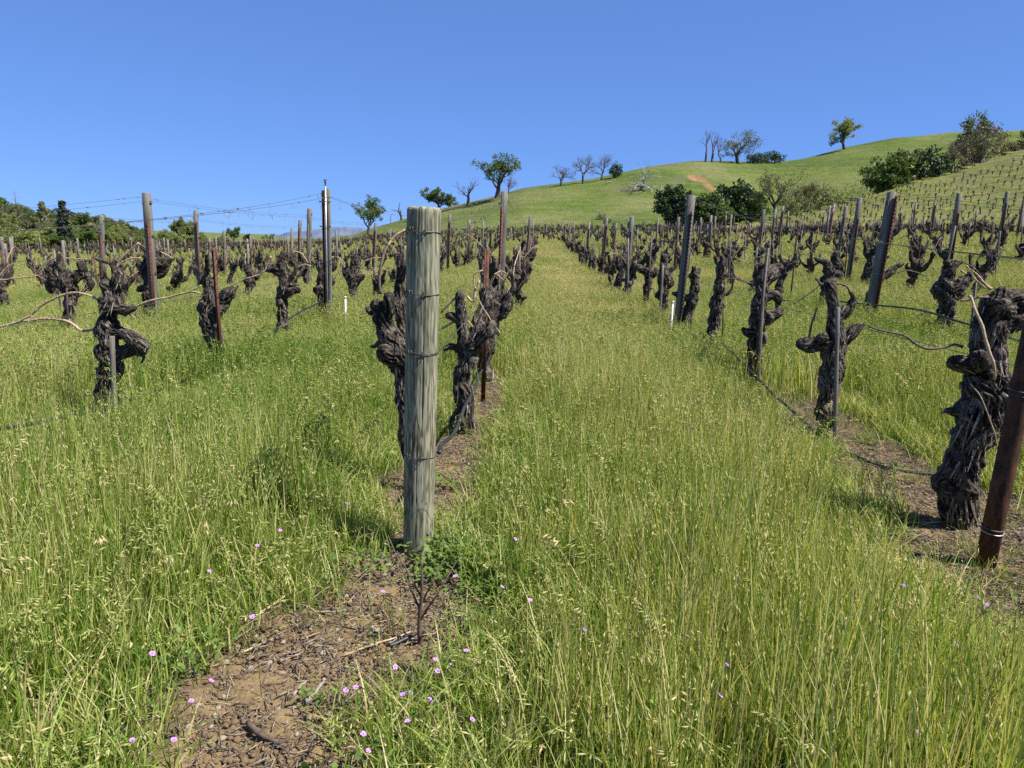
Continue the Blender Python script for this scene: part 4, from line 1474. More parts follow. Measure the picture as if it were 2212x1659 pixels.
SPOTS, HILL_STAKES = build_rows()
print('rows', len(SPOTS), len(HILL_STAKES))


# ------------------------------------------------------------------ posts and stakes
def wood_post_mesh(wd, h, seed, cut=True):
    """a sawn square post, edges worn, checks along the grain"""
    g = np.random.default_rng(seed)
    mb = MB()
    mb.box((-wd / 2, -wd / 2, -.1), (wd / 2, wd / 2, h), bev=.006)
    V, F, A = mb.arrays()
    V[:, 0] += vnoise(V * [3, 3, 1.2] + seed, seed) * .005 + .012 * vnoise(np.stack([0 * V[:, 0], 0 * V[:, 0], V[:, 2] * .8 + seed], -1), seed)
    V[:, 1] += vnoise(V * [3, 3, 1.2] + seed + 9, seed) * .005
    top = V[:, 2] > h - .01
    V[top, 2] += V[top, 0] * g.normal(0, .12) + V[top, 1] * g.normal(0, .12)
    return mesh_np('wood_post', V, F, GREYWOOD, smooth=False, attrs={'tint': A})


def steel_mesh(h, wd=.042, th=.012, ox=0, oy=-.062, mat=RUST):
    mb = MB()
    mb.box((ox - wd / 2, oy - th / 2, -.1), (ox + wd / 2, oy + th / 2, h))
    mb.box((ox - th / 2, oy - .032, -.1), (ox + th / 2, oy - th / 2 - .0005, h - .01))
    for z in np.arange(.3, h - .05, .055):       # notches of the T-section
        mb.box((ox - th / 2 - .003, oy - .042, z), (ox + th / 2 + .003, oy - .0325, z + .016))
    return mb.mesh('steel_stake', mat, smooth=False)


def nails_mesh(wd, h):
    mb = MB()
    for z, sx in ((h - .13, 1), (h - .16, -1), (h - .62, 1), (h - .64, -1), (.98, 1), (.97, -1)):
        mb.tube([(sx * wd * .35, -.02, z), (sx * (wd / 2 + .022), -.025, z + .01), (sx * (wd / 2 + .024), 0, z + .012)], .006, 6)
        mb.tube([(sx * (wd / 2 + .008), -.03, z - .014), (sx * (wd / 2 + .008), .03, z - .014)], .008, 6)
    return mb.mesh('wire_clips', DARKSTEEL)


def lean_to(base, tip):
    d = Vector(np.asarray(tip) - np.asarray(base)).normalized()
    return d.to_track_quat('Z', 'Y').to_euler()


POSTGRP = 'tall trellis posts along the rows'


def trellis_post(label, base, h, wd=.098, steel=1.72, ox=.02, lean=(0, 0), seed=1, smat=RUST, rz=0.0):
    t = thing('trellis_post', label, 'post', base, POSTGRP)
    link('wood_post', wood_post_mesh(wd, h, seed), t)
    link('steel_stake', steel_mesh(steel, .046, .012, ox, -wd / 2 - .013, smat), t)
    link('wire_clips', nails_mesh(wd, h), t)
    t.rotation_euler = (lean[0], lean[1], rz)
    return t


def post_at(px, pytop, Y, label, **kw):
    """a post whose head is seen at a pixel, at distance Y"""
    q = at_plane(px, pytop, Y)
    z = float(hgt(q[0], Y))
    return trellis_post(label, (q[0] - kw.get('dx', 0), Y, z), q[2] - z, **{k: v for k, v in kw.items() if k != 'dx'}), q


def build_posts():
    g = np.random.default_rng(5)
    # round end post
    hp = 1.575
    nz, na = 150, 120
    z = np.linspace(-.12, hp, nz)
    an = np.linspace(0, 2 * math.pi, na, endpoint=False)
    A, Z = np.meshgrid(an, z)
    r = np.full(A.shape, .0735) - .0035 * (1 - Z / hp)
    r += .0016 * fbm(np.stack([np.cos(A) * 1.2, np.sin(A) * 1.2, Z * 1.1], -1), 2, 3)
    grain = fbm(np.stack([np.cos(A) * 11, np.sin(A) * 11, Z * 1.6 + 3], -1), 3, 4)
    r += .00085 * grain
    crack = np.zeros(A.shape)
    for a0, z0, z1_, dp in [(-1.95, .15, 1.6, .0042), (-1.32, .55, 1.6, .005), (-1.0, 1.15, 1.6, .0035), (-1.62, .0, .62, .004), (-2.4, .6, 1.3, .003), (-.75, .1, .85, .004), (-1.5, .95, 1.25, .0025), (-1.15, .2, .7, .003), (.5, 0, 1.6, .005), (2, 0, 1.6, .005), (-2.15, 1.2, 1.6, .004), (-1.75, 1.3, 1.6, .003), (-1.2, 1.36, 1.6, .004), (-.6, 1.2, 1.6, .003)]:
        dp *= 1.15
        ac = a0 + .035 * vnoise(np.stack([Z * 4, Z * 0 + a0, Z * 0], -1), 8) + .012 * vnoise(np.stack([Z * 22, Z * 0 + a0, Z * 0], -1), 9)
        d = np.abs((A - ac + math.pi) % (2 * math.pi) - math.pi)
        wz = np.clip((Z - z0) / .12, 0, 1) * np.clip((z1_ - Z) / .12, 0, 1)
        c = np.exp(-(d / .022) ** 2) * wz
        r -= dp * c
        crack = np.maximum(crack, c)
    edge = np.clip((Z - (hp - .012)) / .012, 0, 1)
    r -= .006 * edge ** 2
    zz = Z + .004 * edge * vnoise(np.stack([np.cos(A) * 3, np.sin(A) * 3, A * 0], -1), 2)
    V = np.stack([r * np.cos(A), r * np.sin(A), zz], -1).reshape(-1, 3)
    i = np.arange(nz - 1)[:, None] * na
    j = np.arange(na)[None, :]
    j2 = (j + 1) % na
    Q = np.stack([i + j, i + j2, i + na + j2, i + na + j], -1).reshape(-1, 4)
    c = len(V)
    rings = [(nz - 1) * na]
    extra = []
    for f in (.82, .5, .2):
        rad = r[-1] * f
        extra.append(np.stack([rad * np.cos(an), rad * np.sin(an), np.full(na, hp) + .004 * vnoise(np.stack([rad * np.cos(an) * 60, rad * np.sin(an) * 60, an * 0], -1), 5)], -1))
        rings.append(c + (len(extra) - 1) * na)
    V = np.vstack([V] + extra + [[[0, 0, hp]]])
    jj = np.arange(na)
    Qs = [Q] + [np.stack([a + jj, a + (jj + 1) % na, b + (jj + 1) % na, b + jj], -1) for a, b in zip(rings[:-1], rings[1:])]
    T3 = np.stack([np.full(na, len(V) - 1), rings[-1] + jj, rings[-1] + (jj + 1) % na], -1)
    cr = np.concatenate([crack.ravel(), np.zeros(len(V) - c)])
    m, nt, b = new_mat('treated_round_timber')
    tc = nt.nodes.new('ShaderNodeTexCoord')
    mp = nt.nodes.new('ShaderNodeMapping')
    mp.inputs['Scale'].default_value = (1, 1, .11)
    nt.links.new(tc.outputs['Object'], mp.inputs[0])
    wv = nt.nodes.new('ShaderNodeTexWave')
    wv.wave_type = 'RINGS'
    wv.rings_direction = 'Z'
    wv.inputs['Scale'].default_value = 26
    wv.inputs['Distortion'].default_value = 9.5
    wv.inputs['Detail'].default_value = 2.5
    wv.inputs['Detail Scale'].default_value = 2.1
    nt.links.new(mp.outputs[0], wv.inputs['Vector'])
    st = tex(nt, 110, 3, .75, (1, 1, .022))
    bl = tex(nt, 5, 3, .6, (1, 1, .5))
    gcol = math_(nt, 'ADD', math_(nt, 'MULTIPLY', wv.outputs['Fac'], .34), math_(nt, 'ADD', math_(nt, 'MULTIPLY', st, .62), math_(nt, 'MULTIPLY', bl, .2)))
    rp = ramp(nt, [(.34, (.06, .05, .03)), (.45, (.155, .14, .088)), (.6, (.26, .242, .165)), (.85, (.37, .35, .25))], gcol)
    # green-blue preservative left in patches
    gr = mixc(nt, math_(nt, 'MULTIPLY', ramp(nt, [(.42, (0, 0, 0)), (.62, (1, 1, 1))], bl).outputs[0], .32), rp.outputs[0], (.165, .205, .14))
    col = mixc(nt, math_(nt, 'MULTIPLY', attr(nt, 'crack'), .75), gr, (.025, .022, .016))  # shade inside the cracks painted dark into the timber colour
    nt.links.new(col, b.inputs['Base Color'])
    bump(nt, b, gcol, .55, .004)
    base = (-.512, 3.13, 0)
    t = thing('end_post', 'thick round weathered timber post standing in front of its vine row', 'post', base)
    link('round_timber', mesh_np('round_timber', V, Qs + [T3], m, attrs={'crack': cr}), t)
    q = at_plane(916, 450, 3.13)
    t.rotation_euler = (0, math.atan2(q[0] - base[0], q[2]), 0)
    for py, tl, dbl in ((500, -.05, 1), (637, -.03, 1), (768, .0, 2), (992, -.02, 1)):
        zc = at_plane(918, py, 3.055)[2]
        mb = MB()
        for s in range(dbl):
            th = np.linspace(0, 2 * math.pi, 49)
            rr = .0755 - .0035 * (1 - zc / hp) + .0012 * s
            P = np.stack([rr * np.cos(th), rr * np.sin(th), zc + .006 * s + tl * .0785 * np.cos(th) + .002 * np.sin(3 * th + py)], -1)
            mb.tube(P, .0021, 6, False)
        # twisted loose end
        a0 = -2.2
        k = np.linspace(0, 1, 14)
        P = np.stack([(.078 + .006 * np.sin(k * 9)) * np.cos(a0 + k * .25), (.078 + .006 * np.sin(k * 9)) * np.sin(a0 + k * .25), zc + .006 + .012 * np.cos(k * 9)], -1)
        mb.tube(P, .0019, 5)
        wb = link('wire_band', mb.mesh('wire_band', WIRE), t)
        ms = MB()
        for a1 in ((-2.62, -1.32) if py in (500, 637) else (-1.35,)):
            cx, cy = .076 * math.cos(a1), .076 * math.sin(a1)
            ox, oy = math.cos(a1), math.sin(a1)
            ms.tube([(cx - ox * .006, cy - oy * .006, zc + .013), (cx + ox * .004, cy + oy * .004, zc + .011), (cx + ox * .006, cy + oy * .006, zc), (cx + ox * .004, cy + oy * .004, zc - .013), (cx - ox * .006, cy - oy * .006, zc - .015)], .0022, 6)
        link('staple', ms.mesh('staple', DARKSTEEL), wb)
    # near trellis posts
    post_at(316, 417, 10.75, 'tall pale post with a rusty steel stake on it, second row at the left', lean=(0, 0), steel=1.74, ox=.03, seed=2, smat=RUST, dx=-.005)
    post_at(1085, 415, 10.7, 'tall grey post with a dark stake, nearest above the row behind the round post', lean=(0, .01), steel=1.92, ox=-.012, seed=3, smat=RUST)
    post_at(1494, 422, 10.7, 'tall dark post standing alone right of the grass alley', lean=(0, .025), steel=1.9, ox=.012, seed=4, smat=DARKSTEEL, dx=.05, wd=.105)
    post_at(1928, 415, 10.9, 'tall post leaning right with a brown stake, second row right of the alley', lean=(0, .05), steel=2.05, ox=.045, seed=5, smat=RUST, dx=.11, wd=.095)
    # galvanised pipe post
    q = at_plane(703, 404, 10.8)
    h = q[2]
    t = thing('trellis_post', 'tall post with a bright galvanised pipe and sprinkler fitting on top', 'post', (q[0], 10.8, 0.0), POSTGRP)
    link('wood_post', wood_post_mesh(.055, h - .02, 8), t).location = (.03, .02, 0)
    mb = MB()
    for dx, dy in ((-.036, -.03),):
        dx = -.022
        mb.box((dx - .02, dy - .004, -.1), (dx + .02, dy + .004, h - .05))
        mb.box((dx - .02, dy - .034, -.1), (dx - .014, dy - .0045, h - .05))
        mb.box((dx + .014, dy - .034, -.1), (dx + .02, dy - .0045, h - .05))
    link('steel_channel', mb.mesh('steel_channel', DARKSTEEL, False), t)
    mb = MB()
    mb.tube([(.014, -.045, -.05), (.012, -.045, 1.2), (.012, -.045, h + .01)], .0125, 10)
    link('galvanised_pipe', mb.mesh('galvanised_pipe', GALV), t)
    mb = MB()
    mb.tube([(.012, -.045, h + .01), (.012, -.045, h + .05)], [.011, .008], 8)
    mb.tube([(.012, -.045, h + .05), (.012, -.045, h + .085)], [.016, .013], 8)
    mb.tube([(-.012, -.045, h + .092), (.035, -.045, h + .10)], .008, 6)
    link('sprinkler_head', mb.mesh('sprinkler_head', DARKSTEEL), t)
    mb = MB()
    for z in (1.0, 1.05, 1.55, h - .22):
        for sx in (-1, 1):
            mb.tube([(sx * .04, -.04, z), (sx * .085, -.045, z + .01)], .008, 6)
        th = np.linspace(0, 6.3, 17)
        mb.tube(np.stack([.062 * np.cos(th), -.012 + .06 * np.sin(th), z + 0 * th], -1), .003, 5)
    link('wire_clips', mb.mesh('wire_clips', DARKSTEEL), t)
    # rusty leaning pipe at the right edge
    b0 = at_ground(2124, 1240)
    b1 = at_plane(2184, 950, b0[1])
    d = (b1 - b0) / (b1 - b0)[2]
    t = thing('end_post', 'rusty brown steel pipe leaning beside the massive trunk at the right edge', 'post', b0)
    mb = MB()
    mb.tube([(0, 0, -.15), (0, 0, .4), (0, 0, 1.0), (0, 0, 1.62)], .043, 28)
    link('pipe', mb.mesh('rusty_pipe', RUSTPIPE), t)
    for z in (.215, .235, .86, .88):
        mb = MB()
        th = np.linspace(0, 6.2832, 33)
        mb.tube(np.stack([.0455 * np.cos(th), .0455 * np.sin(th), z + .006 * np.cos(th)], -1), .0024, 6, False)
        link('wire_band', mb.mesh('wire_band', GALV if z < .22 else WIRE), t)
    t.rotation_euler = lean_to((0, 0, 0), d)
    # the other trellis posts, one every fourth vine
    pm = [(wood_post_mesh(.098, 2.2, 20 + i), steel_mesh(1.74 + .1 * i, .046, .012, (.02, -.015, .03, 0)[i], -.062, (RUST, DARKSTEEL, RUST, DARKSTEEL)[i]), nails_mesh(.098, 2.2)) for i in range(4)]
    joined = []
    for i in range(4):
        mb = MB()
        mb.box((-.049, -.049, -.1), (.049, .049, 2.2))
        V1, F1, A1 = mb.arrays()
        mb2 = MB()
        mb2.box((-.03 + .02 * i, -.085, -.1), (.02 + .02 * i, -.0515, 1.75 + .08 * i))
        V2, F2, A2 = mb2.arrays()
        joined.append(mesh_np('far_post', np.vstack([V1, V2]), [F1[0], F2[0] + len(V1)], [GREYWOOD, RUST if i % 2 else DARKSTEEL], np.array([0] * len(F1[0]) + [1] * len(F2[0])), smooth=False))
    ps = []
    for k in range(-34, 40):
        for m_ in range(0, 18):
            if m_ == 0 and k in (-2, -1, 0, 1, 2):
                continue
            x, y = ROW0 + ROWS * k + g.normal(0, .05), 10.75 + 7.3 * m_ + g.normal(0, .12)
            r = math.hypot(x, y)
            az = math.atan2(x, y)
            if not in_view(x, y, 1.5, 60) or r > np.interp(az, FB[0], FB[1]) - 4 or (az > NB[0][0] and r > np.interp(az, NB[0], NB[1])):
                continue
            if y > 63 or g.random() < (.1 if r < 30 and k > -5 else .45):
                continue
            ps.append((r, k, m_, x, y))
    ps.sort()
    for r, k, m_, x, y in ps[:294]:
        z = float(hgt(x, y))
        i = g.integers(0, 4)
        s = g.uniform(.93, 1.06)
        if r < 32:
            t = thing('trellis_post', '%s tall grey stake-backed post in %s' % (ORD[m_], row_name(k)), 'post', (x, y, z), POSTGRP)
            link('wood_post', pm[i][0], t)
            link('steel_stake', pm[i][1], t)
            link('wire_clips', pm[i][2], t)
        else:
            t = thing('trellis_post', 'far grey post standing above the vines in ' + row_name(k), 'post', (x, y, z), 'far posts in ' + row_name(k), joined[i])
        t.scale = (1, 1, s)
        t.rotation_euler = (g.normal(0, .015), g.normal(.012, .022), g.normal(0, .1))
    # ---- stakes: one beside most vines
    def stake_mesh(kind, h):
        mb = MB()
        if kind == 'rust':
            mb.box((-.016, -.0035, -.1), (.016, .0035, h))
            mb.box((-.0035, -.022, -.1), (.0035, -.004, h))
            return mb.mesh('stake', RUST, False)
        if kind == 'dark':
            mb.box((-.014, -.01, -.1), (.014, .01, h))
            return mb.mesh('stake', DARKSTEEL, False)
        mb.box((-.019, -.013, -.1), (.019, .013, h), bev=.003)
        return mb.mesh('stake', LATH, False)

    def near_stake(label, top, Y, kind, base_px=None, wscale=1.0, h0=None):
        q = at_plane(*top, Y)
        b = at_plane(*(base_px or top), Y)
        bx = b[0]
        if base_px:                           # carry the line of the stake down to the ground
            f = q[2] / max(.05, q[2] - b[2])
            bx = q[0] + (b[0] - q[0]) * f
        L = math.hypot(q[2], q[0] - bx)
        o = thing('vine_stake', label, 'stake', (bx, Y, 0.0), 'stakes beside the vines', stake_mesh(kind, L))
        o.rotation_euler = lean_to((bx, Y, 0), (q[0], Y, q[2]))
        o.scale = (wscale, wscale, 1)
        return o
    near_stake('pale split lath standing against the nearest twisted vine at the left', z1(720, 1030), 5.17, 'lath', z1(733, 1430), .95)
    near_stake('tall rusty stake in front of the fist-headed vine at the left', z1(1378, 468), 7.03, 'rust', z1(1425, 1150), 1.3)
    near_stake('grey lath behind the rusty stake of the fist-headed vine', z1(1402, 850), 7.1, 'lath', z1(1436, 1290), .9)
    near_stake('short dark stake under the many-armed vine near the left edge', z1(430, 720), 9.45, 'dark', z1(436, 930), .9)
    near_stake('rusty brown stake rising before the vine cluster right of the round post', (1049, 537), 6.3, 'rust', (1041, 835), 1.5)
    near_stake('grey lath running down the cross-shaped vine', z5(1140, 480), 5.14, 'lath', z5(1122, 1270), .8)
    near_stake('dark steel stake standing in front of the bulky hooked vine', z5(737, 138), 6.95, 'dark', z5(690, 600), 1.15)
    near_stake('pale lath at the foot of the bulky hooked vine', z5(706, 480), 7.0, 'lath', z5(680, 940), .8)
    near_stake('pale lath on the low vine beside the white pipe', z5(133, 235), 12.25, 'lath', z5(118, 470), 1.3)
    near_stake('slanting grey stake right of the goblet-shaped vine', z5(1936, 335), 8.6, 'dark', z5(1900, 670), .9)
    near_stake('dark stake against the open Y-shaped vine', z5(905, 95), 14.6, 'dark', z5(870, 400), 1.1)
    near_stake('thin dark stake beside the slender leaning vine', z5(482, 190), 8.95, 'dark', z5(478, 570), .6)
    near_stake('dark stake behind the two-headed vine right of the alley', z5(68, 40), 14.0, 'dark', z5(45, 440), 1.2)
    for lab, top, bot, Y in (('short white pipe standing in the grass left of the round post', (746, 640), (744, 700), 10.4), ('short white pipe at the foot of the tall dark post', (1454, 650), (1452, 712), 10.2)):
        q = at_plane(*top, Y)
        mb = MB()
        mb.tube([(0, 0, -.05), (0, 0, q[2] - .03)], .013, 10)
        mb.tube([(0, 0, q[2] - .03), (0, 0, q[2])], [.017, .015], 10)
        thing('riser_pipe', lab, 'pipe', (q[0], Y, 0), None, mb.mesh('riser_pipe', WHITEPIPE))
    sm_ = [stake_mesh(k, h) for k, h in (('rust', 1.45), ('lath', 1.32), ('dark', 1.45), ('rust', 1.25), ('dark', 1.28), ('lath', 1.45))]
    cand = [(r, k, n, x + g.normal(0, .05), y - .1) for r, k, n, x, y in SPOTS if g.random() < .72]
    WORD = ['rusty', 'grey wooden', 'dark steel', 'short rusty', 'short dark', 'tall wooden']
    for r, k, n, x, y in cand[:300 - 13]:
        i = int(g.integers(0, 6))
        z = float(hgt(x, y))
        if r < 24:
            lab, grp = '%s stake at the %s vine of %s' % (WORD[i], ORD[min(n, 28)], row_name(k)), 'stakes beside the vines'
        else:
            lab, grp = 'thin far-off stake among the vines of ' + row_name(k), 'far stakes in ' + row_name(k)
        o = thing('vine_stake', lab, 'stake', (x, y, z), grp, sm_[i])
        o.rotation_euler = (g.normal(0, .03), g.normal(0, .04), g.normal(0, .4))
        o.scale = (1, 1, g.uniform(.85, 1.12))
    rest = np.array([(x, y, float(hgt(x, y))) for r, k, n, x, y in cand[300 - 13:]])
    rest = np.vstack([rest, HILL_STAKES + [.15, -.1, 0], BLOCK[g.random(len(BLOCK)) < .5] + [.15, -.1, 0]])
    fm = []
    for i, mt in enumerate((LATH, DARKSTEEL, RUST, DARKSTEEL)):
        mb = MB()
        mb.box((-.025, -.025, -.1), (.025, .025, 1.28))
        fm.append(mb.mesh('far_stake', mt, False))
    proto_collection('far_stake', fm)
    n = len(rest)
    scatter('distant_stakes', 'stakes among the vines of the far vineyard and slope', 'far_stake', rest, g.uniform(.85, 1.25, n), np.stack([g.normal(0, .05, n), g.normal(0, .05, n), g.random(n) * 6], -1))
    extra = [(x, y, float(hgt(x, y))) for r, k, m_, x, y in ps[294:]]
    if extra:
        proto_collection('far_post', joined)
        scatter('distant_posts', 'trellis posts of the farthest rows', 'far_post', np.array(extra), np.ones(len(extra)))


build_posts()
print('posts done', len(SC.objects))


# ------------------------------------------------------------------ wires, hoses
def line_mesh(name, P, R, mat, sides=5):
    mb = MB()
    mb.tube(P, R, sides)
    return mb.mesh(name, mat)


def sag(a, b, d, n=14):
    a, b = np.asarray(a, float), np.asarray(b, float)
    t = np.linspace(0, 1, n)[:, None]
    return a + (b - a) * t - np.array([0, 0, 1.0]) * d * 4 * t * (1 - t)


def tendrils_mesh(P, g, n, span=(0, 1)):
    """dried, curled tendrils and cane ends still wound on the wire"""
    mb = MB()
    s = np.linspace(0, 1, len(P))
    for _ in range(n):
        u = g.uniform(*span)
        p = np.array([np.interp(u, s, P[:, k]) for k in range(3)])
        kind = g.random()
        k = np.linspace(0, 1, 12)
        if kind < .6:                        # a tight knot round the wire
            m = g.uniform(3, 8)
            rr = g.uniform(.006, .014)
            Q = np.stack([rr * np.cos(k * 6.28 * m), .05 * (k - .5), rr * np.sin(k * 6.28 * m)], -1)
        else:                                # a hanging curl
            Q = np.stack([.03 * np.sin(k * 7 + u * 9) * k, .03 * np.cos(k * 6) * k, -g.uniform(.05, .16) * k], -1)
        mb.tube(p + Q, .0022, 4)
    return mb.mesh('dried_tendril', TENDRIL)


def build_wires():
    g = np.random.default_rng(12)
    side = {0: 'over the row behind the round post', -1: 'over the first row at the left', -2: 'over the second row at the left', 1: 'over the first row right of the alley', 2: 'over the second row right of the alley',
            -3: 'over the third row at the left', 3: 'over the third row right of the alley'}
    for k in (-3, -2, -1, 0, 1, 2, 3):
        x0 = ROW0 + ROWS * k
        for j, dx in enumerate((-.055, .055)):
            pts = [(x0 + dx * .8 + (.02 if k == 0 else 0), 3.2, float(hgt(x0, 3.2)) + (1.47 if k == 0 else 1.4))]
            if k == 0:
                pts[0] = (-.512 + (.075 if j else -.075) * .9 + 0, 3.16, 1.475)
            for n in range(0, 6):
                y = 10.75 + 7.3 * n
                xx = x0 + dx
                if n == 0:
                    xx += {0: -.03, -2: -.05, -1: .02, 1: .12, 2: .33}.get(k, 0)
                pts.append((xx, y, float(hgt(x0, y)) + 2.1 - .05 * j))
            seg = [sag(a, b, .05 + .05 * g.random()) for a, b in zip(pts[:-1], pts[1:])]
            P = np.vstack(seg)
            o = thing('trellis_wire', '%s trellis wire running post to post %s' % (('left-hand', 'right-hand')[j], side[k]), 'wire', (0, 0, 0), 'trellis wires above the rows')
            link('strand', line_mesh('strand', P, .002, WIRE), o)
            if k <= 1:
                for _ in range(32 if k <= 0 else 16):
                    link('dried_tendril', tendrils_mesh(np.vstack(seg[:3]), g, 1, (.04, .95)), o)
        if k in (-1, 0, 1, 2):
            pts = [(x0 + .06, 3.3 if k else 3.2, float(hgt(x0, 3.3)) + .92)]
            for n in range(0, 3):
                y = 10.75 + 7.3 * n
                pts.append((x0 + .06, y, float(hgt(x0, y)) + .95))
            P = np.vstack([sag(a, b, .03) for a, b in zip(pts[:-1], pts[1:])])
            o = thing('trellis_wire', 'low trellis wire through the vine heads ' + side[k].replace('over', 'in'), 'wire', (0, 0, 0), 'trellis wires above the rows', line_mesh('strand', P, .0021, WIRE))


def at_xplane(px, py, x):
    d = ray(px, py)
    return CAM + d * (x / d[0])


def build_hoses():
    spec = [('black irrigation hose lying on the ground along the row at the left', -3.25, [(-140, 948), (0, 926), (100, 909), (200, 886), (300, 858), (400, 820), (470, 790), (530, 757), (600, 706), (660, 668), (720, 640)], .0125),
            ('black hose looping against the shaggy vine right of the round post', -.46, [(952, 978), (962, 962), (985, 940), (1003, 880), (1030, 824), (1048, 790), (1060, 764), (1080, 720)], .0115),
            ('black irrigation hose on the bare soil of the row right of the alley', 2.12, [(1560, 740), (1600, 775), (1650, 828), (1700, 880), (1752, 930), (1800, 965), (1850, 986), (1900, 1006), (1960, 1022), (2040, 1030), (2100, 1036)], .0125),
            ('black hose slung low between vines of the second row right of the alley', 4.85, [(1780, 648), (1900, 660), (1960, 666), (2020, 677), (2060, 690), (2105, 704), (2180, 730), (2300, 775)], .0125)]
    for lab, x, pp, r in spec:
        soil_row = 'of the row right of the alley' in lab
        P = np.array([at_ground(px, py, .06) if soil_row and px > 1700 else at_xplane(px, py, x) for px, py in pp])
        P[:, 2] = np.maximum(P[:, 2], hgt(P[:, 0], P[:, 1]) + r * .9)
        P2, _ = catmull(P, np.full(len(P), r), .06)
        P2[:, 0] += vnoise(P2 * [0, 1.4, 0] + x, 3) * .035
        mb = MB()
        mb.tube(P2, r, 10)
        o = thing('drip_hose', lab, 'hose', (0, 0, 0), 'irrigation hoses along the rows', mb.mesh('drip_hose', HOSE))


build_wires()
build_hoses()


# ------------------------------------------------------------------ trees
def leafmat(name, a, b, c, trans=.3):
    return mat_foliage(name, [(0, a), (.5, b), (1, c)], trans, .25, .55)


LEAF_OAK = leafmat('oak_leaf', (0.05, 0.0875, 0.0187), (0.0938, 0.144, 0.0324), (0.162, 0.207, 0.0563))
LEAF_LIGHT = leafmat('young_leaf', (0.115, 0.162, 0.0376), (0.192, 0.233, 0.066), (0.292, 0.298, 0.113), .35)
LEAF_DARK = leafmat('dark_evergreen_leaf', (0.0183, 0.0365, 0.0122), (0.0395, 0.0699, 0.0214), (0.0838, 0.122, 0.0395), .15)
LEAF_OLIVE = leafmat('olive_leaf', (0.0888, 0.104, 0.0371), (0.148, 0.162, 0.0666), (0.222, 0.222, 0.104), .25)
LEAF_CONE = leafmat('conifer_needle', (0.0133, 0.0235, 0.0133), (0.0282, 0.0433, 0.0244), (0.0472, 0.0659, 0.0377), .1)
LEAF_BUD = leafmat('budding_twig', (0.0984, 0.0875, 0.0493), (0.153, 0.136, 0.0711), (0.219, 0.208, 0.109), .2)
LEAF_PALE = leafmat('pale_shrub_leaf', (.2, .2, .1), (.3, .29, .17), (.4, .38, .25), .3)


def grow(g, mb, p, d, L, r, lev, o, tips, segs=None):
    """one limb and, at its end and along it, its children"""
    n = 5 if lev <= 1 else 4
    P, R = [p], [r]
    step = L / (n - 1)
    dd = d / np.linalg.norm(d)
    for i in range(1, n):
        dd = dd + g.normal(0, o['wig'], 3) + np.array([0, 0, o['up'] * (.5 if lev < 2 else 1)]) * .25
        dd /= np.linalg.norm(dd)
        P.append(P[-1] + dd * step)
        R.append(r * (1 - (1 - o['tap']) * i / (n - 1)))
    sides = 8 if lev == 0 else (6 if lev == 1 else (4 if lev < 4 else 3))
    mb.tube(P, R, sides, cap=lev < 2)
    if lev >= o['lev']:
        tips.append((P[-1], dd))
        tips.append((P[len(P) // 2], dd))
        return
    if lev >= 3:
        tips.append((P[-2], dd))
    m = int(g.integers(o['kids'][0], o['kids'][1] + 1)) if lev else o['limbs']
    a0 = g.random() * 6.283
    for i in range(m):
        t = 1.0 if i == 0 or lev == 0 else g.uniform(.45, 1.0)
        j = min(n - 1, int(round(t * (n - 1))))
        if lev == 0:
            j = n - 1 - (i % 2 if m > 2 else 0)
        az = a0 + i * 6.283 / m + g.normal(0, .4)
        ang = g.uniform(*o['ang']) * (o['cen'] if i == 0 and lev else 1)
        ref = np.cross(dd, [0, 0, 1.0])
        if np.linalg.norm(ref) < .1:
            ref = np.array([1.0, 0, 0])
        ref /= np.linalg.norm(ref)
        b2 = np.cross(dd, ref)
        nd = dd * math.cos(ang) + (ref * math.cos(az) + b2 * math.sin(az)) * math.sin(ang)
        grow(g, mb, P[j], nd, L * o['len'] * g.uniform(.75, 1.25) * (o.get('l1', 1) if lev == 0 else 1), R[j] * (o['rad'] if i else o['rad'] * 1.12), lev + 1, o, tips)


STY = {
    'oak': dict(wig=.13, up=.22, tap=.72, lev=5, kids=(2, 4), limbs=4, ang=(.3, .78), cen=.5, len=.73, rad=.64, trunk=.15, r0=.021),
    'bare': dict(wig=.16, up=.12, tap=.75, lev=6, kids=(2, 4), limbs=4, ang=(.35, .85), cen=.5, len=.75, rad=.68, trunk=.28, r0=.037),
    'tall': dict(wig=.09, up=.45, tap=.75, lev=6, kids=(2, 3), limbs=2, ang=(.2, .55), cen=.4, len=.72, rad=.66, trunk=.36, r0=.027),
    'dead': dict(wig=.17, up=.1, tap=.66, lev=4, kids=(1, 3), limbs=4, ang=(.3, .95), cen=.6, len=.78, rad=.66, trunk=.26, r0=.045),
    'snag': dict(wig=.2, up=.2, tap=.7, lev=2, kids=(1, 2), limbs=3, ang=(.3, .8), cen=.5, len=.6, rad=.6, trunk=.5, r0=.05),
    'spread': dict(wig=.2, up=-.12, tap=.66, lev=4, kids=(2, 3), limbs=6, ang=(.5, 1.35), cen=.6, len=.85, rad=.66, trunk=.22, r0=.056, l1=1.7),
    'bush': dict(wig=.18, up=.2, tap=.7, lev=4, kids=(2, 3), limbs=6, ang=(.3, 1.15), cen=.6, len=.8, rad=.68, trunk=.12, r0=.02, l1=2.6),
}


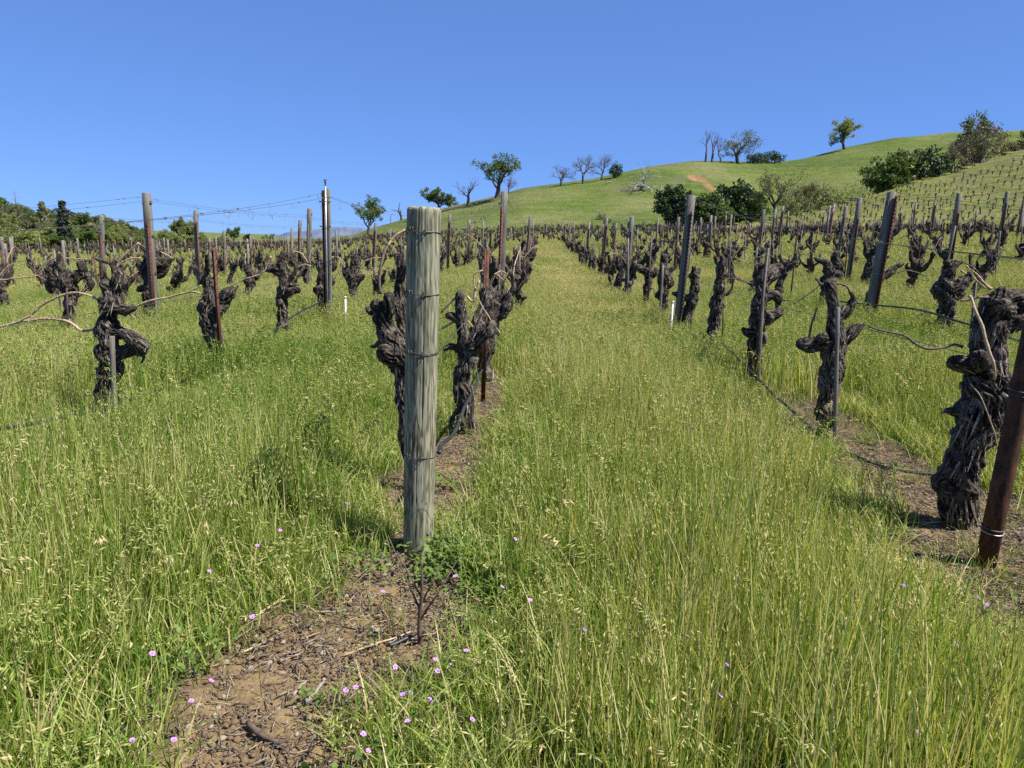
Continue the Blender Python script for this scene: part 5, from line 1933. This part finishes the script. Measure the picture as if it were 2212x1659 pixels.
def leaves_mesh(g, C, per, rad, size, mat, flat=.8, droop=0.0):
    n = len(C) * per
    cc = np.repeat(np.asarray(C), per, 0)
    off = g.normal(0, 1, (n, 3))
    off = off / np.linalg.norm(off, axis=1, keepdims=True) * (g.random(n)[:, None] ** .45) * rad
    off[:, 2] *= flat
    c = cc + off - np.array([0, 0, droop])
    a = g.normal(0, 1, (n, 3))
    a /= np.linalg.norm(a, axis=1, keepdims=True)
    b = np.cross(a, g.normal(0, 1, (n, 3)))
    b /= np.linalg.norm(b, axis=1, keepdims=True)
    s = (1.35 * size * g.uniform(.55, 1.25, n))[:, None]
    V = np.stack([c - a * s, c + b * s * .55, c + a * s, c - b * s * .55], 1).reshape(-1, 3)
    Q = (np.arange(n) * 4)[:, None] + np.arange(4)[None]
    t = np.repeat(np.clip(np.repeat(g.uniform(.15, .85, len(C)), per) + g.normal(0, .14, n), 0, 1), 4)
    return mesh_np('leaves', V, Q, mat, smooth=False, attrs={'tint': t})


def tree_meshes(seed, style, Ht, Wd, leaf=None, per=9, lrad=.07, lsize=.02, wood=OAKBARK, lean=(0, 0), thin=0.0, keep=None):
    """wood and crown meshes of a tree of height Ht and crown width Wd, standing at the origin"""
    g = np.random.default_rng(seed)
    o = STY[style]
    mb, tips = MB(), []
    d0 = np.array([lean[0], lean[1], 1.0])
    if style == 'bush':
        for i in range(5):
            a = g.random() * 6.283
            grow(g, mb, np.array([math.cos(a) * .05, math.sin(a) * .05, -.03]), np.array([math.cos(a) * .6, math.sin(a) * .6, 1]), .22, .012, 1, o, tips)
    else:
        grow(g, mb, np.array([0, 0, -.03]), d0, o['trunk'], o['r0'], 0, o, tips)
    V, F, A = mb.arrays()
    T = np.array([t[0] for t in tips])
    if style == 'bush' and leaf:              # foliage clumps right down to the ground, lumpy outline
        m_ = 150
        u = g.normal(0, 1, (m_, 3))
        u /= np.linalg.norm(u, axis=1, keepdims=True)
        u *= (g.random(m_)[:, None] ** .33) * (.86 + .3 * vnoise(u * 2.2 + seed, seed)[:, None])
        T = np.column_stack([u[:, 0] * .5, u[:, 1] * .5, .46 + u[:, 2] * np.where(u[:, 2] < 0, .42, .5)])
    top = np.percentile(T[:, 2], 97)
    lo, hi = np.percentile(T[:, 0], 2), np.percentile(T[:, 0], 98)
    pad = lrad * .6 if leaf else 0
    sz = Ht / (top + pad)
    sx = Wd / max(.05, (hi - lo) + 2 * pad)
    mid = (lo + hi) / 2
    lift = np.clip(V[:, 2] / top, 0, 1)

    def tf(X):
        k = np.clip(X[:, 2] / top, 0, 1)
        Y = X.copy()
        Y[:, 0] = (X[:, 0] - mid * k) * sx
        Y[:, 1] = X[:, 1] * sx
        Y[:, 2] = X[:, 2] * sz
        return Y
    V2, T2 = tf(V), tf(T)
    wm = mesh_np('tree_wood', V2, F, wood, attrs={'tint': A})
    lm = None
    if leaf:
        if keep is not None:
            T2 = T2[keep(T2)]
        if thin:
            T2 = T2[g.random(len(T2)) > thin]
        s = (Ht + Wd) / 2
        lm = leaves_mesh(g, T2, per, lrad * s, lsize * s, leaf)
    return wm, lm


def plant_tree(name, label, cat, px, yb, yt, wpx, style, seed, leaf=None, group=None, r=None, depth=None, **kw):
    p = on_terrain(px, yb, 60) if r is None else None
    if p is None:
        az, te = azel(px, yb)
        p = np.array([r * math.sin(az), r * math.cos(az), 0])
        p[2] = float(hgt(p[0], p[1]))
    dist = (p - CAM) @ FWD
    m = dist / FOC
    rr = math.hypot(p[0], p[1])
    Ht = max(.8, CAMH + azel(px, yt)[1] * rr - p[2])
    Wd = wpx * m
    t = thing(name, label, cat, p - np.array([0, 0, .1]), group)
    wm, lm = tree_meshes(seed, style, Ht, Wd, leaf, **kw)
    link('trunk' if style != 'bush' else 'stems', wm, t)
    if lm:
        link('crown' if style != 'bush' else 'foliage', lm, t)
    return t


def build_hill_trees():
    PT = plant_tree
    H1 = 'trees along the hill skyline'
    PT('oak_tree', 'half-bare oak at the left foot of the green hill, by the mountain', 'tree', 797, 506, 422, 66, 'oak', 501, LEAF_OAK, H1, per=7, lsize=.019, thin=.25)
    PT('dead_tree', 'short dead snag with two stub limbs left of the round post', 'tree', 866, 474, 440, 18, 'snag', 502, None, H1, wood=DEADGREY)
    PT('dead_tree', 'tiny pale broken stump on the hill foot', 'tree', 846, 482, 462, 9, 'snag', 503, None, H1, wood=DEADWOOD)
    PT('oak_tree', 'rounded dense green oak just behind the top of the round post', 'tree', 950, 459, 405, 76, 'oak', 504, LEAF_OAK, H1, per=8, lsize=.021, thin=.1)
    PT('dead_tree', 'dead bare tree with upright limbs left of the tallest hill oak', 'tree', 1010, 444, 386, 52, 'dead', 505, None, H1, wood=DEADGREY)
    PT('oak_tree', 'broad tall oak with a leafy crown above the nearest grey post', 'tree', 1072, 428, 334, 112, 'oak', 516, LEAF_OAK, H1, per=6, lsize=.017, thin=.3)
    PT('dead_tree', 'small thin bare tree under the right side of the broad oak', 'tree', 1099, 418, 380, 30, 'bare', 507, None, H1, wood=DEADGREY)
    PT('bare_tree', 'low rounded bare tree, leftmost of three on the middle skyline', 'tree', 1211, 402, 358, 50, 'bare', 508, None, H1, wood=DEADGREY)
    PT('bare_tree', 'taller bare tree, middle one of three on the middle skyline', 'tree', 1259, 396, 335, 50, 'bare', 509, None, H1, wood=DEADGREY)
    PT('bare_tree', 'pale-trunked bare tree, rightmost of three on the middle skyline', 'tree', 1298, 389, 334, 46, 'bare', 510, None, H1, wood=DEADGREY)
    PT('shrub', 'small round dark bush between the bare trees and the dead oak', 'shrub', 1329, 384, 353, 30, 'bush', 511, LEAF_DARK, None, per=10, lrad=.13, lsize=.04)
    PT('dead_tree', 'big bleached dead oak with sprawling limbs on the open slope', 'tree', 1384, 410, 351, 104, 'spread', 512, None, H1, wood=DEADWOOD)
    H2 = 'group of trees on the upper skyline'
    PT('bare_tree', 'tall slender bare tree, leftmost of the upper group', 'tree', 1524, 350, 279, 34, 'tall', 513, None, H2, wood=DEADGREY)
    PT('bare_tree', 'tall slender bare tree with twin stems, second of the upper group', 'tree', 1538, 350, 284, 34, 'tall', 514, None, H2, wood=DEADGREY)
    PT('bare_tree', 'shorter slender bare tree, third of the upper group', 'tree', 1556, 351, 298, 32, 'tall', 515, None, H2, wood=DEADGREY)
    PT('oak_tree', 'wide fan-crowned oak with thin pale foliage in the upper group', 'tree', 1594, 353, 281, 88, 'oak', 546, LEAF_OLIVE, H2, per=5, lsize=.014, thin=.3)
    PT('shrub', 'low dark bush right of the fan-crowned oak', 'shrub', 1632, 353, 330, 46, 'bush', 517, LEAF_DARK, None, per=10, lrad=.12, lsize=.035)
    PT('shrub', 'larger low dark bush, right end of the upper group', 'shrub', 1668, 352, 327, 54, 'bush', 518, LEAF_DARK, None, per=10, lrad=.12, lsize=.035)
    PT('oak_tree', 'lone leafy oak with a bent trunk standing on the skyline', 'tree', 1826, 322, 254, 60, 'oak', 519, LEAF_LIGHT, None, per=7, lsize=.021, thin=.2, lean=(-.55, 0))
    G = 'trees in the gully below the hill'
    PT('oak_tree', 'bushy dark evergreen at the left end of the gully', 'tree', 1450, 492, 404, 76, 'bush', 520, LEAF_DARK, G, per=34, lrad=.12, lsize=.034, r=128)
    PT('oak_tree', 'dull green evergreen at the left gully end, behind the lone dark post', 'tree', 1510, 490, 420, 70, 'bush', 521, LEAF_OAK, G, per=34, lrad=.12, lsize=.034, r=134)
    PT('oak_tree', 'broad dark evergreen clump in the middle of the gully', 'tree', 1575, 486, 398, 108, 'bush', 522, LEAF_DARK, G, per=36, lrad=.12, lsize=.032, r=138)
    PT('bare_tree', 'gnarled half-bare oak with fresh budding twigs in the gully', 'tree', 1676, 476, 358, 112, 'oak', 523, LEAF_OLIVE, G, per=3, lrad=.06, lsize=.011, r=142)
    PT('shrub', 'olive brush under the half-bare gully oak', 'shrub', 1625, 480, 425, 70, 'bush', 524, LEAF_OLIVE, G, per=5, lsize=.018, r=150)
    PT('bare_tree', 'light twiggy tree right of the half-bare gully oak', 'tree', 1742, 462, 388, 62, 'oak', 525, LEAF_OLIVE, G, per=5, lsize=.013, r=158)
    PT('shrub', 'grey twiggy shrub in the upper gully', 'shrub', 1795, 452, 400, 60, 'bush', 527, LEAF_BUD, G, per=3, lsize=.014, r=168)
    PT('shrub', 'pale green shrub at the upper gully below the dark oak', 'shrub', 1845, 440, 390, 54, 'bush', 528, LEAF_OAK, G, per=5, lsize=.018, r=176)
    PT('oak_tree', 'spreading dark green oak at the top of the gully', 'tree', 1925, 422, 330, 118, 'bush', 529, LEAF_OAK, G, per=30, lrad=.12, lsize=.03, r=182)
    PT('oak_tree', 'dark round oak joining the spreading gully oak on its right', 'tree', 2000, 402, 324, 90, 'bush', 530, LEAF_DARK, G, per=30, lrad=.12, lsize=.03, r=186)
    PT('oak_tree', 'dark leafy crown behind the great half-bare oak', 'tree', 2096, 385, 250, 74, 'oak', 531, LEAF_OAK, G, per=8, lsize=.018, r=214)
    PT('bare_tree', 'great half-bare oak with fine grey twigs near the right edge', 'tree', 2125, 372, 256, 126, 'oak', 532, LEAF_BUD, G, per=6, lsize=.012, r=200)
    PT('bare_tree', 'lower twiggy oak left of the great half-bare oak', 'tree', 2062, 388, 295, 100, 'oak', 533, LEAF_BUD, G, per=4, lsize=.012, r=196)
    PT('oak_tree', 'leafy oak cut by the right edge of the hillside', 'tree', 2225, 330, 276, 70, 'oak', 534, LEAF_OAK, G, per=11, lsize=.022, r=205)
    PT('shrub', 'pale cream shrub alone at the foot of the green hill', 'shrub', 1300, 474, 455, 22, 'bush', 535, LEAF_PALE, None, per=9, lrad=.13, lsize=.035)
    PT('shrub', 'low dark green shrub at the hill foot left of the gully', 'shrub', 1402, 506, 486, 56, 'bush', 536, LEAF_OAK, None, per=9, lrad=.12, lsize=.03)
    PT('shrub', 'small dark shrub below the pale cream shrub', 'shrub', 1312, 482, 470, 18, 'bush', 538, LEAF_OAK, None, per=9, lrad=.13, lsize=.035)
    PT('oak_tree', 'mid green evergreen filling the gap left of the broad dark gully clump', 'tree', 1545, 488, 428, 70, 'bush', 541, LEAF_OAK, G, per=34, lrad=.12, lsize=.034, r=132)
    PT('oak_tree', 'mid green evergreen right of the broad dark gully clump', 'tree', 1622, 484, 412, 60, 'bush', 542, LEAF_OAK, G, per=30, lrad=.12, lsize=.034, r=140)
    PT('shrub', 'olive green thicket between the light twiggy tree and the grey shrub', 'shrub', 1770, 458, 402, 80, 'bush', 543, LEAF_OLIVE, G, per=14, lrad=.12, lsize=.026, r=164)
    PT('shrub', 'olive scrub filling the gully above the half-bare oak', 'shrub', 1712, 468, 412, 70, 'bush', 544, LEAF_OLIVE, G, per=14, lrad=.12, lsize=.026, r=152)
    # fallen limbs and brush round the dead oak
    g = np.random.default_rng(44)
    for i, (px, py, L, lab) in enumerate([(1330, 394, 5, 'bleached fallen limb on the slope left of the sprawling dead oak'), (1410, 411, 6, 'grey fallen limb right under the sprawling dead oak'), (1432, 404, 6, 'fallen forked limb at the right of the sprawling dead oak'), (1360, 412, 4, 'short grey fallen branch left under the sprawling dead oak'), (985, 452, 6, 'fallen grey limb at the foot of the upright dead tree'), (1035, 440, 6, 'fallen limb between the upright dead tree and the broad oak')]):
        p = on_terrain(px, py, 60)
        mb, tips = MB(), []
        grow(g, mb, np.array([-L * .5, 0, .25]), np.array([1, g.normal(0, .4), .12]), L * .5, .2, 1, STY['spread'], tips)
        V, F, A = mb.arrays()
        V[:, 2] = np.maximum(V[:, 2] * .35, -.1)
        o = thing('fallen_limb', lab, 'branch', p, 'fallen limbs on the hill', mesh_np('fallen_limb', V, F, DEADWOOD if i in (0, 2) else DEADGREY, attrs={'tint': A}))


def build_wood():
    """the wood at the left: each tree its own"""
    g = np.random.default_rng(66)
    P = {}
    kinds = {'leafy': ('oak', LEAF_LIGHT, dict(per=12, lsize=.022, lrad=.08)), 'green': ('oak', LEAF_OAK, dict(per=12, lsize=.022, lrad=.085)), 'olive': ('oak', LEAF_OLIVE, dict(per=7, lsize=.018)), 'dark': ('bush', LEAF_DARK, dict(per=26, lsize=.03, lrad=.12)),
             'brush': ('bush', LEAF_LIGHT, dict(per=22, lsize=.032, lrad=.12)), 'bare': ('bare', LEAF_BUD, dict(per=2, lsize=.012))}
    for kk, (st, lf, kw) in kinds.items():
        P[kk] = [tree_meshes(700 + 10 * i + len(kk), st, 1.0, .95, lf, **kw) for i in range(2)]
    sky_x = [-260, -60, 0, 20, 45, 75, 97, 118, 140, 165, 200, 240, 280, 310, 345, 362, 385, 403, 415, 432, 460, 500, 560]
    sky_y = [415, 418, 425, 428, 440, 452, 446, 452, 456, 450, 456, 468, 476, 488, 508, 498, 476, 474, 478, 502, 512, 516, 520]
    txt = {'leafy': ('oak_tree', 'bright green leafy tree in the wood at the left', 'tree'), 'green': ('oak_tree', 'mid green rounded tree in the wood at the left', 'tree'), 'olive': ('oak_tree', 'dull olive thin-leaved tree in the wood at the left', 'tree'),
           'dark': ('evergreen_tree', 'dark evergreen bush tree in the wood at the left', 'tree'), 'brush': ('shrub', 'light green brush along the front of the wood at the left', 'shrub'), 'bare': ('bare_tree', 'grey leafless tree in the wood at the left', 'tree')}

    def put(kind, px, yb, yt, r, wf=1.0, label=None):
        az, te = azel(px, yb)
        x, y = r * math.sin(az), r * math.cos(az)
        z = float(hgt(x, y))
        az2, te2 = azel(px, yt)
        top = CAMH + te2 * r
        Ht = max(1.6, top - z)
        nm, lab, cat = txt[kind]
        t = thing(nm, label or lab, cat, (x, y, z - .1), None if label else 'wood at the left: ' + kind)
        wm, lm = P[kind][int(g.integers(0, 2))]
        link('trunk', wm, t)
        if lm:
            link('crown', lm, t)
        t.scale = (Ht * wf, Ht * wf, Ht)
        t.rotation_euler = (0, 0, g.random() * 6.283)
    for px in np.arange(-230, 330, 21):      # back rank reaches the skyline
        x = px + g.normal(0, 5)
        put(g.choice(['leafy', 'green', 'olive', 'green', 'dark', 'bare'], p=[.24, .26, .22, .1, .12, .06]), x, 520, np.interp(x, sky_x, sky_y) + g.normal(2, 5), g.uniform(150, 185), g.uniform(.8, 1.15))
    for px in np.arange(-220, 350, 24):      # middle rank
        x = px + g.normal(0, 6)
        s = np.interp(x, sky_x, sky_y)
        put(g.choice(['leafy', 'green', 'olive', 'brush', 'bare'], p=[.3, .25, .2, .17, .08]), x, 524, s + (524 - s) * g.uniform(.25, .45), g.uniform(128, 146), g.uniform(.9, 1.3))
    for px in np.arange(-220, 470, 23):      # low brush in front
        x = px + g.normal(0, 6)
        s = np.interp(x, sky_x, sky_y)
        put(g.choice(['brush', 'green', 'olive', 'leafy'], p=[.45, .2, .2, .15]), x, 527, s + (527 - s) * g.uniform(.5, .72), g.uniform(116, 126), g.uniform(1.1, 1.7))
    put('leafy', 388, 522, 468, 150, .7, 'bright green tree with an airy top right of the tall pale post')
    put('leafy', 408, 522, 476, 146, .8, 'smaller bright green tree beside the airy-topped one')
    put('brush', 360, 524, 496, 140, 1.2, 'bright green brush left of the airy-topped tree')
    put('brush', 430, 524, 506, 138, 1.6, 'low bright green brush right of the airy-topped tree')
    put('dark', 437, 520, 502, 170, .8, 'small dark evergreen standing alone on the skyline')
    put('green', 505, 520, 489, 160, .85, 'round dark green tree alone on the low skyline')
    put('green', 536, 520, 504, 165, 1.0, 'small round tree right of the lone round one')
    put('olive', 583, 523, 503, 150, 1.1, 'pale open-branched tree by the mountain foot')
    put('brush', 480, 524, 512, 140, 2.0, 'low green brush below the lone round tree')
    # conifers
    def conifer(px, yb, yt, r, seed, lab, wf, mat):
        gg = np.random.default_rng(seed)
        az, te = azel(px, yb)
        x, y = r * math.sin(az), r * math.cos(az)
        z = float(hgt(x, y))
        Ht = CAMH + azel(px, yt)[1] * r - z
        t = thing('conifer', lab, 'tree', (x, y, z), None)
        mb = MB()
        mb.tube([(0, 0, -.2), (.05, 0, Ht * .5), (0, 0, Ht)], [Ht * .018, Ht * .011, .02], 7)
        C = []
        zz = Ht * .14
        while zz < Ht * .97:
            f = 1 - zz / Ht
            L0 = Ht * wf * (f ** .8) * .5 + .12
            for a in np.arange(0, 6.28, 6.283 / 6) + gg.random() * 6:
                L = L0 * gg.uniform(.55, 1.15)
                tip = np.array([math.cos(a) * L, math.sin(a) * L, zz + L * gg.uniform(-.28, .1)])
                mb.tube([(0, 0, zz), tip], [.03, .012], 4)
                for q in np.linspace(.25, 1, max(2, int(L / .35))):
                    C.append(np.array([0, 0, zz]) * (1 - q) + tip * q)
            zz += Ht * .042
        link('trunk', mb.mesh('conifer_trunk', OAKBARK), t)
        link('crown', leaves_mesh(gg, C, 6, .34, .2, mat, .45, .1), t)
    conifer(141, 527, 429, 120, 1, 'tall dark pointed conifer in front of the wood at the left', .30, LEAF_CONE)
    conifer(97, 520, 432, 152, 2, 'greyer pointed conifer behind the tall dark one', .34, LEAF_OLIVE)
    az, te = azel(41, 520)
    r = 165
    x, y = r * math.sin(az), r * math.cos(az)
    z = float(hgt(x, y))
    t = thing('dead_tree', 'thin bare dead pole tree above the wood near the left edge', 'tree', (x, y, z))
    Ht = CAMH + azel(42, 413)[1] * r - z
    mb = MB()
    mb.tube([(0, 0, -.2), (.1, 0, Ht * .6), (.1, 0, Ht)], [.2, .12, .03], 6)
    for zz in np.arange(Ht * .45, Ht * .95, .5):
        a = zz * 7
        mb.tube([(.1, 0, zz), (.1 + math.cos(a) * .6, math.sin(a) * .6, zz + .1)], [.035, .012], 4)
    link('trunk', mb.mesh('pole_tree', DEADGREY), t)


build_hill_trees()
build_wood()


# ------------------------------------------------------------------ small things on the ground
def build_small():
    g = np.random.default_rng(91)
    PINK = simple('pink_petal', (.36, .17, .50), (.52, .28, .62), 60, .6, None, 0, 0, .2)
    STEM = simple('flower_stem', (.06, .10, .02), (.12, .16, .04), 30, .7, None, 0, 0)
    EYE = simple('flower_eye', (.16, .03, .14), (.28, .06, .24), 30, .7, None, 0, 0)

    def flower(seed):
        gg = np.random.default_rng(seed)
        h = 1.0
        mb = MB()
        mb.tube([(.02, 0, -.05), (.01, .006, h * .5), (0, 0, h)], [.0012, .001, .0009], 5)
        n0 = sum(len(q) for q in mb.Q) + sum(len(q) for q in mb.T)
        V, F, _ = mb.arrays()
        idx = [np.zeros(len(f), int) for f in F]
        out = [(V, F, 0)]
        pv, pq = [], []
        for k in range(5):
            a = k * 1.2566 + gg.normal(0, .06)
            c, s = math.cos(a), math.sin(a)
            L, wd = .0085 * gg.uniform(.85, 1.15), .0038
            pts = [(.001, 0, 0), (L * .35, -wd * .75, .0018), (L * .35, wd * .75, .0018), (L * .8, -wd, .003), (L * .8, wd, .003), (L, -wd * .45, .0026), (L, wd * .45, .0026)]
            b0 = len(pv)
            pv += [(x * c - y * s, x * s + y * c, z) for x, y, z in pts]
            pq += [(b0 + 1, b0 + 3, b0 + 4, b0 + 2), (b0 + 3, b0 + 5, b0 + 6, b0 + 4), (b0, b0 + 1, b0 + 2, b0)]
        return V, F, np.array(pv), [q for q in pq if q[0] != q[3]], [q[:3] for q in pq if q[0] == q[3]]
    spots = [(749, 1085), (605, 1143), (556, 1175), (452, 1230), (328, 1407), (455, 1468), (413, 1511), (285, 1595), (375, 1595), (545, 1330), (1084, 1268), (1007, 1406), (940, 1425), (975, 1438), (945, 1450), (853, 1440), (870, 1500), (886, 1497), (747, 1490), (768, 1484),
             (928, 1512), (880, 1558), (785, 1585), (795, 1622), (1020, 1555), (1113, 1165), (983, 1245), (827, 1277), (833, 1175), (1145, 1297), (1262, 1360), (1570, 1440), (1660, 1105), (1978, 1475), (2063, 1402), (2110, 1305), (2130, 1322), (2175, 1350), (2195, 1370), (1950, 1275), (1980, 1590), (1555, 1505), (92, 884), (1480, 1490), (1400, 1110), (1855, 1330)]
    for i, (px, py) in enumerate(spots):
        left = px < 640 and py < 1480
        h = g.uniform(.2, .32) if (left or px > 1050) else g.uniform(.08, .16)
        p = at_ground(px, py, h)
        V, F, PV, PQ, PT = flower(i)
        V = V * [1, 1, h]
        # the flower turns its face up and towards the light
        R = np.array(Vector((SDIR.x * .5 + g.normal(0, .2), SDIR.y * .8 + g.normal(0, .2), .75)).to_track_quat('Z', 'Y').to_matrix())
        PV2 = PV @ R.T + [0, 0, h]
        s = MB()
        s.sphere(np.array([0, 0, h]) + R[:, 2] * .0015, .0016, 6, 5)
        EV, EF, _ = s.arrays()
        allV = np.vstack([V, PV2, EV])
        quads = np.vstack([F[0], np.array(PQ) + len(V), EF[0] + len(V) + len(PV2)])
        tris = np.vstack([F[1], np.array(PT).reshape(-1, 3) + len(V), EF[1] + len(V) + len(PV2)])
        mi = [0] * len(F[0]) + [1] * len(PQ) + [2] * len(EF[0]) + [0] * len(F[1]) + [1] * len(PT) + [2] * len(EF[1])
        me = mesh_np('wildflower', allV, [quads, tris], [STEM, PINK, EYE], mi, smooth=False)
        if px > 1050:
            lab, grp = 'tiny pink five-petalled wildflower in the grass right of the round post', 'pink wildflowers in the grass at the right'
        elif left or px < 420:
            lab, grp = 'tiny pink five-petalled wildflower in the tall grass at the left', 'pink wildflowers in the grass at the left'
        else:
            lab, grp = 'tiny pink five-petalled wildflower at the edge of the bare soil patch', 'pink wildflowers round the bare soil'
        thing('wildflower', lab, 'flower', (p[0], p[1], float(hgt(p[0], p[1]))), grp, me)
    # sticks lying on the bare soil
    def stick(lab, a, b, r, mat, name='stick', bend=.012, fork=False):
        A, B = at_ground(*a, r * .9), at_ground(*b, r * .9)
        t = np.linspace(0, 1, 12)[:, None]
        P = A + (B - A) * t
        s = np.cross((B - A) / np.linalg.norm(B - A), [0, 0, 1])
        P = P + s * (np.sin(t * 3.14) * bend + .003 * vnoise(np.column_stack([t * 6, t * 0 + a[0], t * 0]), 4)[:, None]) + np.array([0, 0, 1]) * (.004 * np.sin(t * 4 + a[0]) + .006)
        mb = MB()
        mb.tube(P - A, r * (1 - .35 * t[:, 0]) * (1 + .15 * vnoise(np.column_stack([t * 9, t * 0 + b[1], t * 0]), 5)), 8)
        if fork:
            mb.tube([P[5] - A, P[5] - A + s * .05 + (B - A) * .12, P[5] - A + s * .07 + (B - A) * .3], [r * .6, r * .5, r * .25], 6)
        thing(name, lab, 'stick' if name == 'stick' else 'hose', A, None, mb.mesh(name, mat))
    stick('pale split stick lying nearest the middle of the bare soil', (658, 1520), (700, 1478), .008, PALEWOOD, bend=.004)
    stick('short pale stick left of the split one on the bare soil', (627, 1508), (662, 1476), .0065, PALEWOOD, bend=.003)
    stick('dark forked branch lying right of the bare soil under pink flowers', (815, 1435), (955, 1470), .010, CANE_DARK, bend=-.02, fork=True)
    stick('long thin brown twig across the right of the bare soil', (735, 1420), (890, 1365), .004, CANE, bend=.01)
    stick('long pale straw-like cane at the upper left of the bare soil', (560, 1330), (668, 1240), .005, CANE, bend=.02)
    stick('grey cane lying across the upper middle of the bare soil', (680, 1327), (748, 1318), .0045, PALEWOOD, bend=.005)
    stick('thin cane pointing at the left edge of the bare soil', (520, 1410), (590, 1385), .0042, CANE, bend=.006)
    stick('dark buried branch at the lower left of the bare soil', (535, 1568), (620, 1612), .010, CANE_DARK, bend=.01)
    stick('short scrap of black hose on the right of the bare soil', (840, 1396), (900, 1374), .0095, HOSE, 'hose_scrap', .004)
    stick('grey dead branch lying at the foot of the massive trunk', (1960, 1195), (2060, 1235), .012, DEADGREY, bend=.02, fork=True)
    # dry upright cane in the bare soil
    p = at_ground(908, 1392)
    q = at_plane(905, 1215, p[1])
    mb = MB()
    P = np.array([[0, 0, -.04], [-.004, .004, .1], [.004, 0, .2], [.0, .01, q[2]]])
    P2, R2 = catmull(P, [.011, .008, .006, .003], .02)
    mb.tube(P2, R2, 7)
    for k, (an, L) in enumerate([(.4, .17), (2.4, .21), (-.7, .13), (3.4, .12)]):
        z0 = .1 + .03 * k
        mb.tube([(0, 0, z0), (math.cos(an) * L * .4, .02, z0 + L * .6), (math.cos(an) * L * .8, .03, z0 + L * 1.3)], [.004, .003, .0015], 5)
    thing('dry_shoot', 'dry upright shoot growing out of the bare soil below the round post', 'plant', p, None, mb.mesh('dry_shoot', CANE_DARK))
    # litter and clods
    STRAW = simple('dry_straw', (.20, .155, .085), (.38, .31, .19), 40, .85, None, 0, 0)
    tw = []
    for k in range(12):
        mb = MB()
        for _ in range(6):
            L = .012 + .07 * g.random() ** 2
            a = g.random() * 6.28
            c = g.normal(0, .05, 2)
            d = np.array([math.cos(a), math.sin(a)])
            t = np.linspace(-.5, .5, 5)
            bend = g.normal(0, .07) * L
            P = np.stack([c[0] + d[0] * L * t - d[1] * bend * (t * 2) ** 2, c[1] + d[1] * L * t + d[0] * bend * (t * 2) ** 2, .004 + .006 * g.random() + .01 * t * g.normal(0, .6)], -1)
            mb.tube(P, g.uniform(.0007, .0021), 5)
        tw.append(mb.mesh('twig', [CANE_DARK, TENDRIL, TENDRIL, CANE_DARK, STRAW, OAKBARK][k % 6]))
    proto_collection('twig_litter', tw)
    CLOD = simple('soil_clod', (.09, .06, .034), (.26, .18, .10), 30, .95, None, .5, .004)
    PEB = simple('pebble', (.16, .13, .10), (.38, .32, .25), 30, .8, None, .3, .002)
    cl = []
    for k in range(8):
        mb = MB()
        mb.sphere((0, 0, .25), (1, .85, .6), 9, 7)
        V, F, A = mb.arrays()
        V = V * (1 + .3 * fbm(V * 1.3 + k * 9, 2, k))[:, None]
        cl.append(mesh_np('clod', V, F, PEB if k == 7 else CLOD, smooth=False))
    proto_collection('soil_clod', cl)
    for nm, lab, key, dens, r1, sc in (('twig_litter', 'twigs and dry straw littering the bare soil', 'twig_litter', 620, 8.5, lambda n: g.uniform(.6, 1.5, n)), ('soil_clods', 'crumbs, clods and pebbles on the bare soil', 'soil_clod', 2200, 5.0, lambda n: .0035 + .011 * g.random(n) ** 3)):
        x, y = wedge(1.2, r1, dens)
        s = soil(x, y)
        k = g.random(len(x)) < np.clip(s * 1.2 - .05, 0, 1)
        x, y = x[k], y[k]
        scatter(nm, lab, key, ground_pts(x, y), sc(len(x)))


build_small()
print('objects', len(SC.objects))
build_grass()
